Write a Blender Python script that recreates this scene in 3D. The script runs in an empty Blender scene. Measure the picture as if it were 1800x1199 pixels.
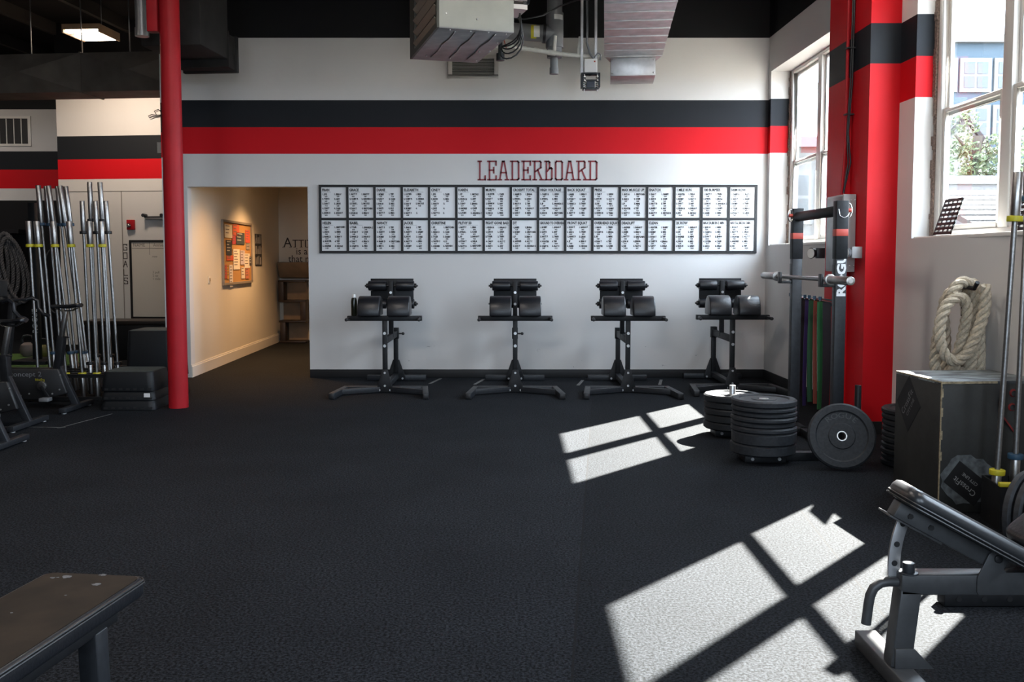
import bpy, bmesh, math, random
from mathutils import Matrix, Vector
random.seed(7)
SC = bpy.context.scene
COL = SC.collection
PI = math.pi

# ------------------------------------------------------------------ camera
FPX, PITCH = 1650.0, 0.066
cam_data = bpy.data.cameras.new('camera')
cam = bpy.data.objects.new('camera', cam_data)
COL.objects.link(cam)
cam.location = (0, 0, 1.44)
cam.rotation_euler = (PI/2 - PITCH, 0, 0)
cam_data.sensor_width = 36.0
cam_data.lens = 36.0*FPX/1800.0
cam_data.shift_y = -35.4/1800.0
cam_data.clip_start = 0.05
cam_data.clip_end = 300
SC.camera = cam

# ------------------------------------------------------------------ world, sun, exposure
SKY, SUN = 18.0, 104.0
world = bpy.data.worlds.new('sky')
SC.world = world
world.use_nodes = True
wn = world.node_tree
bg = wn.nodes['Background']
bg.inputs['Color'].default_value = (0.76, 0.88, 1.05, 1)
bg.inputs['Strength'].default_value = SKY
sun_data = bpy.data.lights.new('sun', 'SUN')
sun_data.energy = SUN
sun_data.angle = 0.009
sun_data.color = (1.0, 0.95, 0.88)
sun = bpy.data.objects.new('sun', sun_data)
COL.objects.link(sun)
sun.rotation_euler = Vector((-.826, -.956, -1.0)).to_track_quat('-Z', 'Y').to_euler()
sun.location = (10, 14, 12)
SC.view_settings.view_transform = 'Standard'
SC.view_settings.look = 'None'
SC.view_settings.exposure = 0.3
SC.view_settings.gamma = 1.0
SC.view_settings.use_curve_mapping = False
SC.cycles.use_denoising = True
SC.cycles.max_bounces = 10
SC.cycles.diffuse_bounces = 6
SC.cycles.transparent_max_bounces = 12
SC.cycles.caustics_reflective = False
SC.cycles.caustics_refractive = False
SC.cycles.sample_clamp_indirect = 12.0

def portal(loc, sx, sz, d_=(-1, 0, 0)):
    d = bpy.data.lights.new('window_portal', 'AREA')
    d.shape = 'RECTANGLE'
    d.size, d.size_y = sx, sz
    d.cycles.is_portal = True
    o = bpy.data.objects.new('window_portal', d)
    COL.objects.link(o)
    o.location = loc
    o.rotation_euler = Vector(d_).to_track_quat('-Z', 'Y').to_euler()
for _y in (10.17, 6.30, 2.43):
    portal((3.42, _y, 2.6), 1.95, 1.98)
for _x, _w in ((-1.7, 1.4), (1.3, 1.4)):
    portal((_x, -3.33, 2.45), _w, 2.5, (0, 1, 0))

# ------------------------------------------------------------------ helpers
def lin(r, g, b):
    def f(c):
        c /= 255.0
        return c/12.92 if c <= 0.04045 else ((c+0.055)/1.055)**2.4
    return (f(r), f(g), f(b), 1.0)

def new_mat(name):
    m = bpy.data.materials.new(name)
    m.use_nodes = True
    return m, m.node_tree, m.node_tree.nodes['Principled BSDF']

def mat(name, col, rough=0.5, metal=0.0, spec=0.5, var=0.0, scale=30.0, bump=0.0, coat=0.0):
    m, t, p = new_mat(name)
    if len(col) == 3: col = (*col, 1.0)
    p.inputs['Base Color'].default_value = col
    p.inputs['Roughness'].default_value = rough
    p.inputs['Metallic'].default_value = metal
    p.inputs['Specular IOR Level'].default_value = spec
    p.inputs['Coat Weight'].default_value = coat
    if var or bump:
        tc = t.nodes.new('ShaderNodeTexCoord')
        n = t.nodes.new('ShaderNodeTexNoise')
        n.inputs['Scale'].default_value = scale
        n.inputs['Detail'].default_value = 4
        t.links.new(tc.outputs['Object'], n.inputs['Vector'])
        if var:
            r = t.nodes.new('ShaderNodeValToRGB')
            a = tuple(max(0, c*(1-var)) for c in col[:3])
            b = tuple(min(1, c*(1+var)) for c in col[:3])
            r.color_ramp.elements[0].color = (*a, 1)
            r.color_ramp.elements[1].color = (*b, 1)
            r.color_ramp.elements[0].position = .3
            r.color_ramp.elements[1].position = .7
            t.links.new(n.outputs['Fac'], r.inputs['Fac'])
            t.links.new(r.outputs['Color'], p.inputs['Base Color'])
        if bump:
            bp = t.nodes.new('ShaderNodeBump')
            bp.inputs['Strength'].default_value = bump
            bp.inputs['Distance'].default_value = 0.004
            t.links.new(n.outputs['Fac'], bp.inputs['Height'])
            t.links.new(bp.outputs['Normal'], p.inputs['Normal'])
    return m

def banded(name, base, bands, rough=0.6, scuff=False):
    """paint whose colour bands are set out by height above the floor"""
    m, t, p = new_mat(name)
    geo = t.nodes.new('ShaderNodeNewGeometry')
    sep = t.nodes.new('ShaderNodeSeparateXYZ')
    t.links.new(geo.outputs['Position'], sep.inputs[0])
    def math_node(op, a, b):
        n = t.nodes.new('ShaderNodeMath'); n.operation = op
        for i, v in enumerate((a, b)):
            if isinstance(v, (int, float)): n.inputs[i].default_value = v
            else: t.links.new(v, n.inputs[i])
        return n.outputs[0]
    def mix(fac, a, b):
        n = t.nodes.new('ShaderNodeMix'); n.data_type = 'RGBA'
        if isinstance(fac, (int, float)): n.inputs[0].default_value = fac
        else: t.links.new(fac, n.inputs[0])
        for i, v in ((6, a), (7, b)):
            if isinstance(v, tuple): n.inputs[i].default_value = v
            else: t.links.new(v, n.inputs[i])
        return n.outputs[2]
    no = t.nodes.new('ShaderNodeTexNoise')
    no.inputs['Scale'].default_value = 1.7
    no.inputs['Detail'].default_value = 5
    t.links.new(geo.outputs['Position'], no.inputs['Vector'])
    darker = tuple(c*.93 for c in base[:3]) + (1,)
    cur = mix(no.outputs['Fac'], darker, base)
    if scuff:
        n2 = t.nodes.new('ShaderNodeTexNoise')
        n2.inputs['Scale'].default_value = 7.0
        n2.inputs['Detail'].default_value = 6
        n2.inputs['Roughness'].default_value = .65
        mp = t.nodes.new('ShaderNodeMapping')
        mp.inputs['Scale'].default_value = (1, 1, 2.2)
        t.links.new(geo.outputs['Position'], mp.inputs[0])
        t.links.new(mp.outputs[0], n2.inputs['Vector'])
        f = math_node('MULTIPLY', math_node('GREATER_THAN', n2.outputs['Fac'], .69),
                      math_node('LESS_THAN', sep.outputs[2], .42))
        cur = mix(math_node('MULTIPLY', f, .75), cur, (.09, .09, .1, 1))
    for z0, z1, c in bands:
        f = math_node('MULTIPLY', math_node('GREATER_THAN', sep.outputs[2], z0),
                      math_node('LESS_THAN', sep.outputs[2], z1))
        cur = mix(f, cur, c)
    t.links.new(cur, p.inputs['Base Color'])
    p.inputs['Roughness'].default_value = rough
    p.inputs['Specular IOR Level'].default_value = .18
    n3 = t.nodes.new('ShaderNodeTexNoise')
    n3.inputs['Scale'].default_value = 160
    t.links.new(geo.outputs['Position'], n3.inputs['Vector'])
    bp = t.nodes.new('ShaderNodeBump')
    bp.inputs['Strength'].default_value = .12
    bp.inputs['Distance'].default_value = .003
    t.links.new(n3.outputs['Fac'], bp.inputs['Height'])
    t.links.new(bp.outputs['Normal'], p.inputs['Normal'])
    return m

class G:
    """collects shapes, then links them as one mesh object"""
    def __init__(s, M=None):
        s.bm = bmesh.new()
        s.M = M or Matrix.Identity(4)
    def _add(s, vs, fs, smooth=False):
        bv = [s.bm.verts.new(s.M @ Vector(v)) for v in vs]
        for f in fs:
            try:
                bf = s.bm.faces.new([bv[i] for i in f]); bf.smooth = smooth
            except ValueError: pass
        return bv
    def box(s, x0, x1, y0, y1, z0, z1, T=None):
        vs = [(x, y, z) for z in (z0, z1) for y in (y0, y1) for x in (x0, x1)]
        if T is not None: vs = [T @ Vector(v) for v in vs]
        s._add(vs, [(0,2,3,1),(4,5,7,6),(0,1,5,4),(2,6,7,3),(0,4,6,2),(1,3,7,5)])
        return s
    def hexa(s, vs):
        s._add(vs, [(0,3,2,1),(4,5,6,7),(0,1,5,4),(1,2,6,5),(2,3,7,6),(3,0,4,7)])
        return s
    def beam(s, p0, p1, w, h, up=(0,0,1)):
        p0, p1 = Vector(p0), Vector(p1)
        d = (p1-p0).normalized(); up = Vector(up)
        if abs(d.dot(up)) > .98: up = Vector((0,1,0))
        sd = d.cross(up).normalized(); u = sd.cross(d).normalized()
        vs = []
        for p in (p0, p1):
            for a, b in ((-1,-1),(1,-1),(1,1),(-1,1)):
                vs.append(p + sd*a*w/2 + u*b*h/2)
        s.hexa(vs)
        return s
    def cyl(s, p0, p1, r, n=16, r2=None, caps=True):
        p0, p1 = Vector(p0), Vector(p1)
        r2 = r if r2 is None else r2
        d = (p1-p0).normalized()
        a = d.orthogonal().normalized(); b = d.cross(a)
        vs = []
        for p, q in ((p0, r), (p1, r2)):
            for k in range(n):
                t = 2*PI*k/n
                vs.append(p + (a*math.cos(t)+b*math.sin(t))*q)
        s._add(vs, [(k, (k+1) % n, n+(k+1) % n, n+k) for k in range(n)], True)
        if caps:
            s._add(vs[:n], [tuple(reversed(range(n)))])
            s._add(vs[n:], [tuple(range(n))])
        return s
    def tube(s, pts, r, n=8, closed=False, caps=True, flat=1.0):
        pts = [Vector(p) for p in pts]
        N = len(pts)
        tang = []
        for i in range(N):
            if closed: d = pts[(i+1) % N]-pts[i-1]
            else: d = pts[min(i+1, N-1)]-pts[max(i-1, 0)]
            tang.append(d.normalized())
        a = tang[0].orthogonal().normalized()
        vs = []
        for i in range(N):
            a = (a - tang[i]*a.dot(tang[i])).normalized()
            b = tang[i].cross(a)
            for k in range(n):
                t = 2*PI*k/n
                vs.append(pts[i] + a*math.cos(t)*r + b*math.sin(t)*r*flat)
        fs = []
        for i in range(N if closed else N-1):
            j = (i+1) % N
            for k in range(n):
                fs.append((i*n+k, i*n+(k+1) % n, j*n+(k+1) % n, j*n+k))
        s._add(vs, fs, True)
        if caps and not closed:
            s._add(vs[:n], [tuple(reversed(range(n)))])
            s._add(vs[-n:], [tuple(range(n))])
        return s
    def lathe(s, prof, n=40, T=None, closed=False):
        vs = []
        for r, z in prof:
            for k in range(n):
                t = 2*PI*k/n
                v = Vector((r*math.cos(t), r*math.sin(t), z))
                vs.append(T @ v if T is not None else v)
        fs = []
        m = len(prof)
        for i in range(m if closed else m-1):
            j = (i+1) % m
            for k in range(n):
                fs.append((i*n+k, i*n+(k+1) % n, j*n+(k+1) % n, j*n+k))
        s._add(vs, fs, True)
        return s
    def prism(s, poly, d0, d1, T=None):
        n = len(poly)
        vs = [Vector((x, y, d)) for d in (d0, d1) for x, y in poly]
        if T is not None: vs = [T @ v for v in vs]
        s._add(vs, [tuple(reversed(range(n))), tuple(range(n, 2*n))] +
               [(k, (k+1) % n, n+(k+1) % n, n+k) for k in range(n)])
        return s
    def quad(s, a, b, c, d):
        s._add([a, b, c, d], [(0,1,2,3)])
        return s
    def ball(s, c, r, n=14, sc=(1,1,1)):
        c = Vector(c)
        prof = [(math.sin(PI*i/8)*r*.9999+1e-5, -math.cos(PI*i/8)*r) for i in range(9)]
        T = Matrix.Translation(c) @ Matrix.Diagonal((*sc, 1))
        return s.lathe(prof, n, T)
    def text(s, body, size, T, align='LEFT', sx=1.0, space=1.0, line=1.0, extrude=0.0, bold=0.0):
        cu = bpy.data.curves.new('lettering', 'FONT')
        cu.body = body; cu.size = size; cu.align_x = align
        cu.space_character = space; cu.space_line = line
        cu.resolution_u = 2; cu.extrude = extrude; cu.offset = bold
        o = bpy.data.objects.new('lettering', cu)
        me = o.to_mesh()
        S = Matrix.Diagonal((sx, 1, 1, 1))
        vs = [T @ (S @ v.co) for v in me.vertices]
        s._add(vs, [tuple(p.vertices) for p in me.polygons])
        o.to_mesh_clear()
        bpy.data.objects.remove(o); bpy.data.curves.remove(cu)
        return s
    def build(s, name, m, parent=None, bevel=0.0, seg=2, weld=True):
        bm = s.bm
        if weld: bmesh.ops.remove_doubles(bm, verts=bm.verts, dist=1e-5)
        bmesh.ops.recalc_face_normals(bm, faces=bm.faces)
        if bevel:
            es = [e for e in bm.edges if len(e.link_faces) == 2 and e.calc_face_angle(0) > .6]
            if es:
                bmesh.ops.bevel(bm, geom=es, offset=bevel, segments=seg, profile=.5, affect='EDGES', clamp_overlap=True)
            for f in bm.faces: f.smooth = True
        for e in bm.edges:
            if len(e.link_faces) == 2 and e.calc_face_angle(0) > (.9 if bevel else .6): e.smooth = False
        me = bpy.data.meshes.new(name)
        bm.to_mesh(me); bm.free()
        me.materials.append(m)
        o = bpy.data.objects.new(name, me)
        COL.objects.link(o)
        if parent is not None: o.parent = parent
        return o

def tag(o, label, cat, group=None):
    o['label'] = label; o['category'] = cat
    if group: o['group'] = group
    return o
def thing(name, label, cat, loc=(0,0,0), rz=0.0, group=None):
    o = bpy.data.objects.new(name, None)
    o.empty_display_size = .1
    COL.objects.link(o)
    o.location = loc; o.rotation_euler = (0, 0, rz)
    return tag(o, label, cat, group)
def struct(o):
    o['kind'] = 'structure'
    return o
def copy_tree(o, parent=None):
    c = o.copy(); COL.objects.link(c)
    if parent is not None: c.parent = parent
    for ch in list(o.children): copy_tree(ch, c)
    return c
def dup(o, label, loc, rz=None, group=None):
    c = copy_tree(o)
    c.location = loc
    if rz is not None: c.rotation_euler = (0, 0, rz)
    c['label'] = label
    if group: c['group'] = group
    return c
def arc(c, r, a0, a1, n, ax='xz'):
    out = []
    for i in range(n+1):
        t = a0+(a1-a0)*i/n
        u, v = r*math.cos(t), r*math.sin(t)
        out.append({'xz': (c[0]+u, c[1], c[2]+v), 'yz': (c[0], c[1]+u, c[2]+v), 'xy': (c[0]+u, c[1]+v, c[2])}[ax])
    return out
RX90 = Matrix.Rotation(PI/2, 4, 'X')       # text plane -> upright, facing -Y
def on_back(x, y, z):                       # lettering on a wall that faces the camera
    return Matrix.Translation((x, y, z)) @ RX90

# ------------------------------------------------------------------ materials
OFFWHITE = (.66, .645, .63, 1)
BLACKPAINT = (.013, .015, .019, 1)
CEILBLACK = (.009, .009, .010, 1)
RED = (.56, .006, .012, 1)
M = {}
M['wall'] = banded('wall_paint', OFFWHITE, [(3.01, 3.33, BLACKPAINT), (2.695, 3.01, RED), (4.06, 9, CEILBLACK)], scuff=True)
M['rear'] = banded('rear_wall_paint', OFFWHITE, [(3.01, 3.33, BLACKPAINT), (2.68, 3.01, RED), (4.06, 9, CEILBLACK), (-1, 2.47, (.012, .012, .013, 1))])
M['left'] = banded('side_wall_paint', OFFWHITE, [(2.95, 3.30, BLACKPAINT), (2.65, 2.95, RED), (4.3, 9, CEILBLACK)])
M['pillar'] = banded('pillar_paint', RED, [(3.01, 3.33, BLACKPAINT)], rough=.5)
M['pillar_b'] = banded('pillar_paint_low', RED, [(2.97, 3.29, BLACKPAINT)], rough=.5)
M['plain'] = banded('plain_wall_paint', OFFWHITE, [(4.06, 9, CEILBLACK)])
M['hall'] = banded('hall_paint', (.70, .66, .58, 1), [])
M['ceil'] = mat('black_ceiling', CEILBLACK, .9, spec=.15)
M['black_trim'] = mat('black_rubber_base', (.012, .012, .013), .55, spec=.4)
M['white_trim'] = mat('white_trim', (.72, .70, .66), .4)
M['frame'] = mat('window_vinyl', (.62, .60, .57), .4, spec=.4)
M['brick'] = mat('rough_brick_edge', (.17, .12, .10), .9, var=.6, scale=60, bump=.6)
M['black_steel'] = mat('black_powder_steel', (.010, .0105, .012), 0.48, spec=.25, var=.25, scale=25)
M['grey_steel'] = mat('charcoal_steel', (.019, .021, .025), .42, spec=.4, var=.2, scale=40)
M['vinyl'] = mat('black_vinyl', (.011, .012, .015), .36, spec=.5, bump=.25, scale=90)
M['rubber'] = mat('black_bumper_rubber', (.013, .0145, .017), .55, spec=.35, var=.3, scale=70, bump=.12)
M['worn'] = mat('worn_bumper_rubber', (.018, .020, .0235), .6, spec=.35, var=.35, scale=50)
M['chrome'] = mat('bright_steel', (.62, .61, .60), .25, metal=1.0)
M['bolt'] = mat('zinc_bolt', (.6, .6, .6), .35, metal=.8)
M['bar'] = mat('brushed_bar_steel', (.27, .265, .26), .40, metal=1.0, var=.15, scale=60)
M['sleeve'] = mat('chrome_sleeve', (.40, .385, .37), .34, metal=1.0, var=.12, scale=50)
M['yellow'] = mat('yellow_plastic', (.52, .46, .02), .5)
M['blue'] = mat('dark_blue_plastic', (.02, .06, .11), .5)
M['blackp'] = mat('black_plastic', (.012, .012, .013), .45)
M['galv'] = mat('galvanised_sheet', (.50, .50, .51), .38, metal=.85, var=.18, scale=9)
M['galv_dull'] = mat('dull_galvanised_sheet', (.30, .305, .31), .42, metal=.75, var=.2, scale=7)
M['heater'] = mat('beige_enamel', (.36, .37, .33), .45, var=.06, scale=6)
M['duct_black_lit'] = mat('black_duct_lit_brown', (.125, .108, .094), .65, spec=.25, var=.2, scale=4)  # black duct paint lightened to brown, the lamp light put into its colour
M['duct_black'] = mat('black_painted_duct', (.022, .021, .021), .7, spec=.25, var=.25, scale=5)
M['pvc_grey'] = mat('grey_pvc', (.17, .175, .185), .45, var=.1, scale=8)
M['pvc_white'] = mat('white_pvc', (.66, .64, .58), .45, var=.1, scale=15)
M['red_paint'] = mat('red_gloss_paint', (.36, .010, .016), .5, spec=.25, var=.08, scale=5)
M['red_tag'] = mat('red_band', (.42, .05, .03), .5)
M['white'] = mat('white_plastic', (.72, .72, .70), .45)
M['panel'] = mat('whiteboard', (.70, .70, .70), .28, spec=.5, var=.02, scale=4)
M['ink'] = mat('marker_ink', (.010, .010, .012), .6)
M['maroon'] = mat('maroon_vinyl_lettering', (.24, .026, .034), .5)
M['letter_dark'] = mat('dark_lettering', (.03, .02, .018), .6)
M['letter_white'] = mat('white_lettering', (.74, .74, .74), .5)
M['wood'] = mat('walnut_board', (.020, .012, .008), .5, var=.3, scale=12)
M['shelf_tan'] = mat('tan_board', (.22, .155, .095), .6, var=.15, scale=6)
M['cork'] = mat('cork', (.42, .22, .07), .9, var=.25, scale=90)
M['turf'] = mat('green_turf', (.06, .13, .02), .95, var=.5, scale=140)
M['pale_grey'] = mat('pale_grey_enamel', (.36,.36,.36), .4)
M['rope'] = mat('manila_rope', (.52, .45, .345), .9, var=.25, scale=70)
M['rope_dark'] = mat('dark_grey_rope', (.085, .085, .09), .9, var=.4, scale=60)

def glass_mat():
    m, t, p = new_mat('window_glass')
    t.nodes.remove(p)
    out = t.nodes['Material Output']
    tr = t.nodes.new('ShaderNodeBsdfTransparent'); tr.inputs[0].default_value = (.93, .95, .95, 1)
    gl = t.nodes.new('ShaderNodeBsdfGlossy'); gl.inputs['Roughness'].default_value = .02
    geo = t.nodes.new('ShaderNodeNewGeometry')
    dt = t.nodes.new('ShaderNodeVectorMath'); dt.operation = 'DOT_PRODUCT'
    t.links.new(geo.outputs['Normal'], dt.inputs[0]); t.links.new(geo.outputs['Incoming'], dt.inputs[1])
    def mn(op, a, b):
        n = t.nodes.new('ShaderNodeMath'); n.operation = op
        for i, v in enumerate((a, b)):
            if isinstance(v, (int, float)): n.inputs[i].default_value = v
            else: t.links.new(v, n.inputs[i])
        return n.outputs[0]
    c = mn('ABSOLUTE', dt.outputs['Value'], 0.0)
    f = mn('ADD', mn('MULTIPLY', mn('POWER', mn('SUBTRACT', 1.0, c), 5.0), .9), .03)
    mx = t.nodes.new('ShaderNodeMixShader')
    t.links.new(f, mx.inputs[0]); t.links.new(tr.outputs[0], mx.inputs[1]); t.links.new(gl.outputs[0], mx.inputs[2])
    t.links.new(mx.outputs[0], out.inputs['Surface'])
    return m
M['glass'] = glass_mat()
def emit_mat(name, col, s):
    m, t, p = new_mat(name)
    p.inputs['Base Color'].default_value = (.8, .8, .8, 1)
    p.inputs['Emission Color'].default_value = (*col, 1)
    p.inputs['Emission Strength'].default_value = s
    return m
M['tube_light'] = emit_mat('lit_fluorescent', (1.0, .86, .72), 14.0)
M['can_light'] = emit_mat('lit_downlight', (1.0, .70, .40), 30.0)

# rubber roll flooring: crumb flecks, a thin seam every 1.236 m, the rolls laid 5.5 degrees off the wall
def floor_mat():
    m, t, p = new_mat('rubber_roll_floor')
    geo = t.nodes.new('ShaderNodeNewGeometry')
    L = t.links.new
    dot = t.nodes.new('ShaderNodeVectorMath'); dot.operation = 'DOT_PRODUCT'
    dot.inputs[1].default_value = (.9954, -.0957, 0)
    L(geo.outputs['Position'], dot.inputs[0])
    def mn(op, a, b=0.0):
        n = t.nodes.new('ShaderNodeMath'); n.operation = op
        for i, v in enumerate((a, b)):
            if isinstance(v, (int, float)): n.inputs[i].default_value = v
            else: L(v, n.inputs[i])
        return n.outputs[0]
    u = mn('DIVIDE', mn('ADD', dot.outputs['Value'], .10+1.236*10), 1.236)
    fr = mn('FRACT', u)
    seam = mn('MULTIPLY', mn('LESS_THAN', fr, .008), mn('GREATER_THAN', dot.outputs['Value'], -.3))
    cell = mn('MAXIMUM', mn('FLOOR', u), 9.0)
    wn_ = t.nodes.new('ShaderNodeTexWhiteNoise'); wn_.noise_dimensions = '1D'
    L(cell, wn_.inputs['W'])
    n1 = t.nodes.new('ShaderNodeTexNoise'); n1.inputs['Scale'].default_value = 85; n1.inputs['Detail'].default_value = 5; n1.inputs['Roughness'].default_value = .75
    L(geo.outputs['Position'], n1.inputs['Vector'])
    n2 = t.nodes.new('ShaderNodeTexNoise'); n2.inputs['Scale'].default_value = 1.3; n2.inputs['Detail'].default_value = 7
    n2.inputs['Roughness'].default_value = .62
    L(geo.outputs['Position'], n2.inputs['Vector'])
    vo = t.nodes.new('ShaderNodeTexVoronoi'); vo.inputs['Scale'].default_value = 95
    L(geo.outputs['Position'], vo.inputs['Vector'])
    r1 = t.nodes.new('ShaderNodeValToRGB')
    e = r1.color_ramp.elements
    e[0].position, e[0].color = .43, (.0012, .0016, .0023, 1)
    e[1].position, e[1].color = .585, (.023, .0258, .031, 1)
    L(n1.outputs['Fac'], r1.inputs['Fac'])
    # broad dusty patches and a slightly different shade for each roll
    k = mn('MULTIPLY', mn('ADD', mn('MULTIPLY', n2.outputs['Fac'], .9), .55), mn('ADD', mn('MULTIPLY', mn('LESS_THAN', cell, 9.5), .30), .86))
    mul = t.nodes.new('ShaderNodeVectorMath'); mul.operation = 'SCALE'
    L(r1.outputs['Color'], mul.inputs[0]); L(k, mul.inputs['Scale'])
    # sparse pale specks of grit
    sp = mn('MULTIPLY', mn('LESS_THAN', vo.outputs['Distance'], .06), mn('GREATER_THAN', vo.outputs['Color'], .93))
    mx = t.nodes.new('ShaderNodeMix'); mx.data_type = 'RGBA'
    L(sp, mx.inputs[0]); L(mul.outputs[0], mx.inputs[6]); mx.inputs[7].default_value = (.25, .25, .24, 1)
    m2 = t.nodes.new('ShaderNodeMix'); m2.data_type = 'RGBA'
    L(seam, m2.inputs[0]); L(mx.outputs[2], m2.inputs[6]); m2.inputs[7].default_value = (.010, .010, .011, 1)
    L(m2.outputs[2], p.inputs['Base Color'])
    p.inputs['Roughness'].default_value = .8
    p.inputs['Specular IOR Level'].default_value = .07
    bp = t.nodes.new('ShaderNodeBump'); bp.inputs['Strength'].default_value = .7; bp.inputs['Distance'].default_value = .004
    L(n1.outputs['Fac'], bp.inputs['Height']); L(bp.outputs['Normal'], p.inputs['Normal'])
    return m
M['floor'] = floor_mat()

# ------------------------------------------------------------------ the room
CEIL = 5.0
BY = 11.35                                   # face of the leaderboard wall
def xw(y): return 3.06 + .0194*(BY-y)        # inner face of the window wall
struct(G().box(-12, 3.55, -3.2, 17.2, -.2, 0).build('floor', M['floor']))
struct(G().box(-12, 3.55, -3.2, 17.2, CEIL, CEIL+.2).build('ceiling', M['ceil']))
g = G()
g.box(-2.455, 3.4, BY, BY+.14, 0, CEIL)
g.box(-3.90, -2.455, BY, BY+.14, 2.305, CEIL)
g.box(-4.06, -3.90, BY, BY+.14, 0, CEIL)
struct(g.build('wall_back', M['wall']))
g = G()
g.box(-4.20, -4.06, BY+.0, 14.45, 0, CEIL)
struct(g.build('wall_partition', M['left']))
struct(G().hexa([(-6.93,14.45,0),(-4.06,14.15,0),(-4.06,14.3,0),(-6.93,14.6,0),(-6.93,14.45,CEIL),(-4.06,14.15,CEIL),(-4.06,14.3,CEIL),(-6.93,14.6,CEIL)]).build('wall_left', M['left']))
struct(G().box(-12, -6.8, 16.7, 16.85, 0, CEIL).build('wall_rear', M['rear']))
struct(G().box(-7.0, -6.85, 14.6, 16.7, 0, CEIL).build('wall_return', M['rear']))
struct(G().box(-12.1, -12, -3.2, 17, 0, CEIL).build('wall_side', M['rear']))
# unseen windows added behind the camera to fill the room with daylight
FILL_WIN = [(-2.4, -1.0), (.6, 2.0)]
g = G(); x = -12
for xa, xb in FILL_WIN:
    g.box(x, xa, -3.35, -3.2, 0, CEIL); g.box(xa, xb, -3.35, -3.2, 0, 1.2); g.box(xa, xb, -3.35, -3.2, 3.7, CEIL); x = xb
g.box(x, 3.6, -3.35, -3.2, 0, CEIL)
struct(g.build('wall_front', M['plain'], weld=False))
# window wall, three openings, the nearest unseen and added for more daylight
OPEN = [(9.08, 11.25), (5.23, 7.40), (1.34, 3.51)]
ZS, ZT = 1.60, 3.65
g = G()
def wseg(y0, y1, z0, z1):
    g.hexa([(xw(y0),y0,z0),(3.39,y0,z0),(3.39,y1,z0),(xw(y1),y1,z0),(xw(y0),y0,z1),(3.39,y0,z1),(3.39,y1,z1),(xw(y1),y1,z1)])
ys = [-3.2] + [v for o in reversed(OPEN) for v in o] + [BY+.1]
for i in range(len(ys)-1):
    if i % 2 == 0: wseg(ys[i], ys[i+1], 0, CEIL)
    else:
        wseg(ys[i], ys[i+1], 0, ZS); wseg(ys[i], ys[i+1], ZT, CEIL)
struct(g.build('wall_right', M['wall'], weld=False))

# hall behind the opening
g = G()
hx = lambda y: -3.90-.0315*(y-BY)
g.hexa([(-4.06,BY+.14,0),(hx(BY+.14),BY+.14,0),(hx(16.4),16.4,0),(-4.2,16.4,0),(-4.06,BY+.14,2.85),(hx(BY+.14),BY+.14,2.85),(hx(16.4),16.4,2.85),(-4.2,16.4,2.85)])
struct(g.build('wall_hall_left', M['hall']))
struct(G().box(-4.3, -.9, 16.4, 16.55, 0, 2.85).build('wall_hall_back', M['hall']))
struct(G().box(-1.2, -1.05, BY+.14, 16.4, 0, 2.85).build('wall_hall_right', M['hall']))
struct(G().box(-4.3, -1.0, BY+.14, 16.5, 2.72, 2.85).build('ceiling_hall', M['hall']))
g = G()
g.hexa([(hx(BY),BY-.002,0),(hx(BY)+.016,BY-.002,0),(hx(16.4)+.016,16.4,0),(hx(16.4),16.4,0),(hx(BY),BY-.002,.13),(hx(BY)+.016,BY-.002,.13),(hx(16.4)+.016,16.4,.13),(hx(16.4),16.4,.13)])
g.hexa([(hx(BY),BY-.002,.13),(hx(BY)+.009,BY-.002,.13),(hx(16.4)+.009,16.4,.13),(hx(16.4),16.4,.13),(hx(BY),BY-.002,.15),(hx(BY)+.009,BY-.002,.15),(hx(16.4)+.009,16.4,.15),(hx(16.4),16.4,.15)])
struct(g.build('baseboard_hall_left', M['white_trim'], weld=False))
struct(G().box(-4.05, -1.2, 16.384, 16.4, 0, .15).build('baseboard_hall_back', M['white_trim']))
# black rubber base
struct(G().box(-2.455, 3.05, BY-.012, BY, 0, .10).build('baseboard_back', M['black_trim'], bevel=.003))
g = G(); a, b = 8.55, BY-.012
g.hexa([(xw(a)-.012,a,0),(xw(a),a,0),(xw(b),b,0),(xw(b)-.012,b,0),(xw(a)-.012,a,.10),(xw(a),a,.10),(xw(b),b,.10),(xw(b)-.012,b,.10)])
a, b = 3.0, 7.7
g.hexa([(xw(a)-.012,a,0),(xw(a),a,0),(xw(b),b,0),(xw(b)-.012,b,0),(xw(a)-.012,a,.10),(xw(a),a,.10),(xw(b),b,.10),(xw(b)-.012,b,.10)])
struct(g.build('baseboard_right', M['black_trim']))
struct(G().hexa([(-6.9,14.43,0),(-4.2,14.15,0),(-4.2,14.165,0),(-6.9,14.45,0),(-6.9,14.43,.12),(-4.2,14.15,.12),(-4.2,14.165,.12),(-6.9,14.45,.12)]).build('baseboard_left', M['black_trim']))
# hairline seams of the sheet boards on the side wall
g = G()
wl = lambda x: 14.45-(x+6.93)*(.30/2.87)
for x in (-5.93,):
    g.box(x-.006, x+.006, wl(x)-.004, wl(x)+.01, .12, 2.46)
g.hexa([(-6.9,wl(-6.9)-.004,2.46),(-4.3,wl(-4.3)-.004,2.46),(-4.3,wl(-4.3)+.01,2.46),(-6.9,wl(-6.9)+.01,2.46),(-6.9,wl(-6.9)-.004,2.468),(-4.3,wl(-4.3)-.004,2.468),(-4.3,wl(-4.3)+.01,2.468),(-6.9,wl(-6.9)+.01,2.468)])
struct(g.build('trim_1', mat('board_joint_gap', (.22, .20, .18), .9)))

# the stepped red pillar between the windows
struct(G().box(2.885, 3.38, 7.68, 8.07, 0, CEIL).build('wall_pillar', M['pillar']))
struct(G().box(2.845, 3.38, 8.07, 8.55, 0, CEIL).build('wall_pilaster', M['pillar_b']))
struct(G().box(2.873, 3.05, 7.668, 7.68, 0, .10).build('baseboard_pillar', M['black_trim']))

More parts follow.
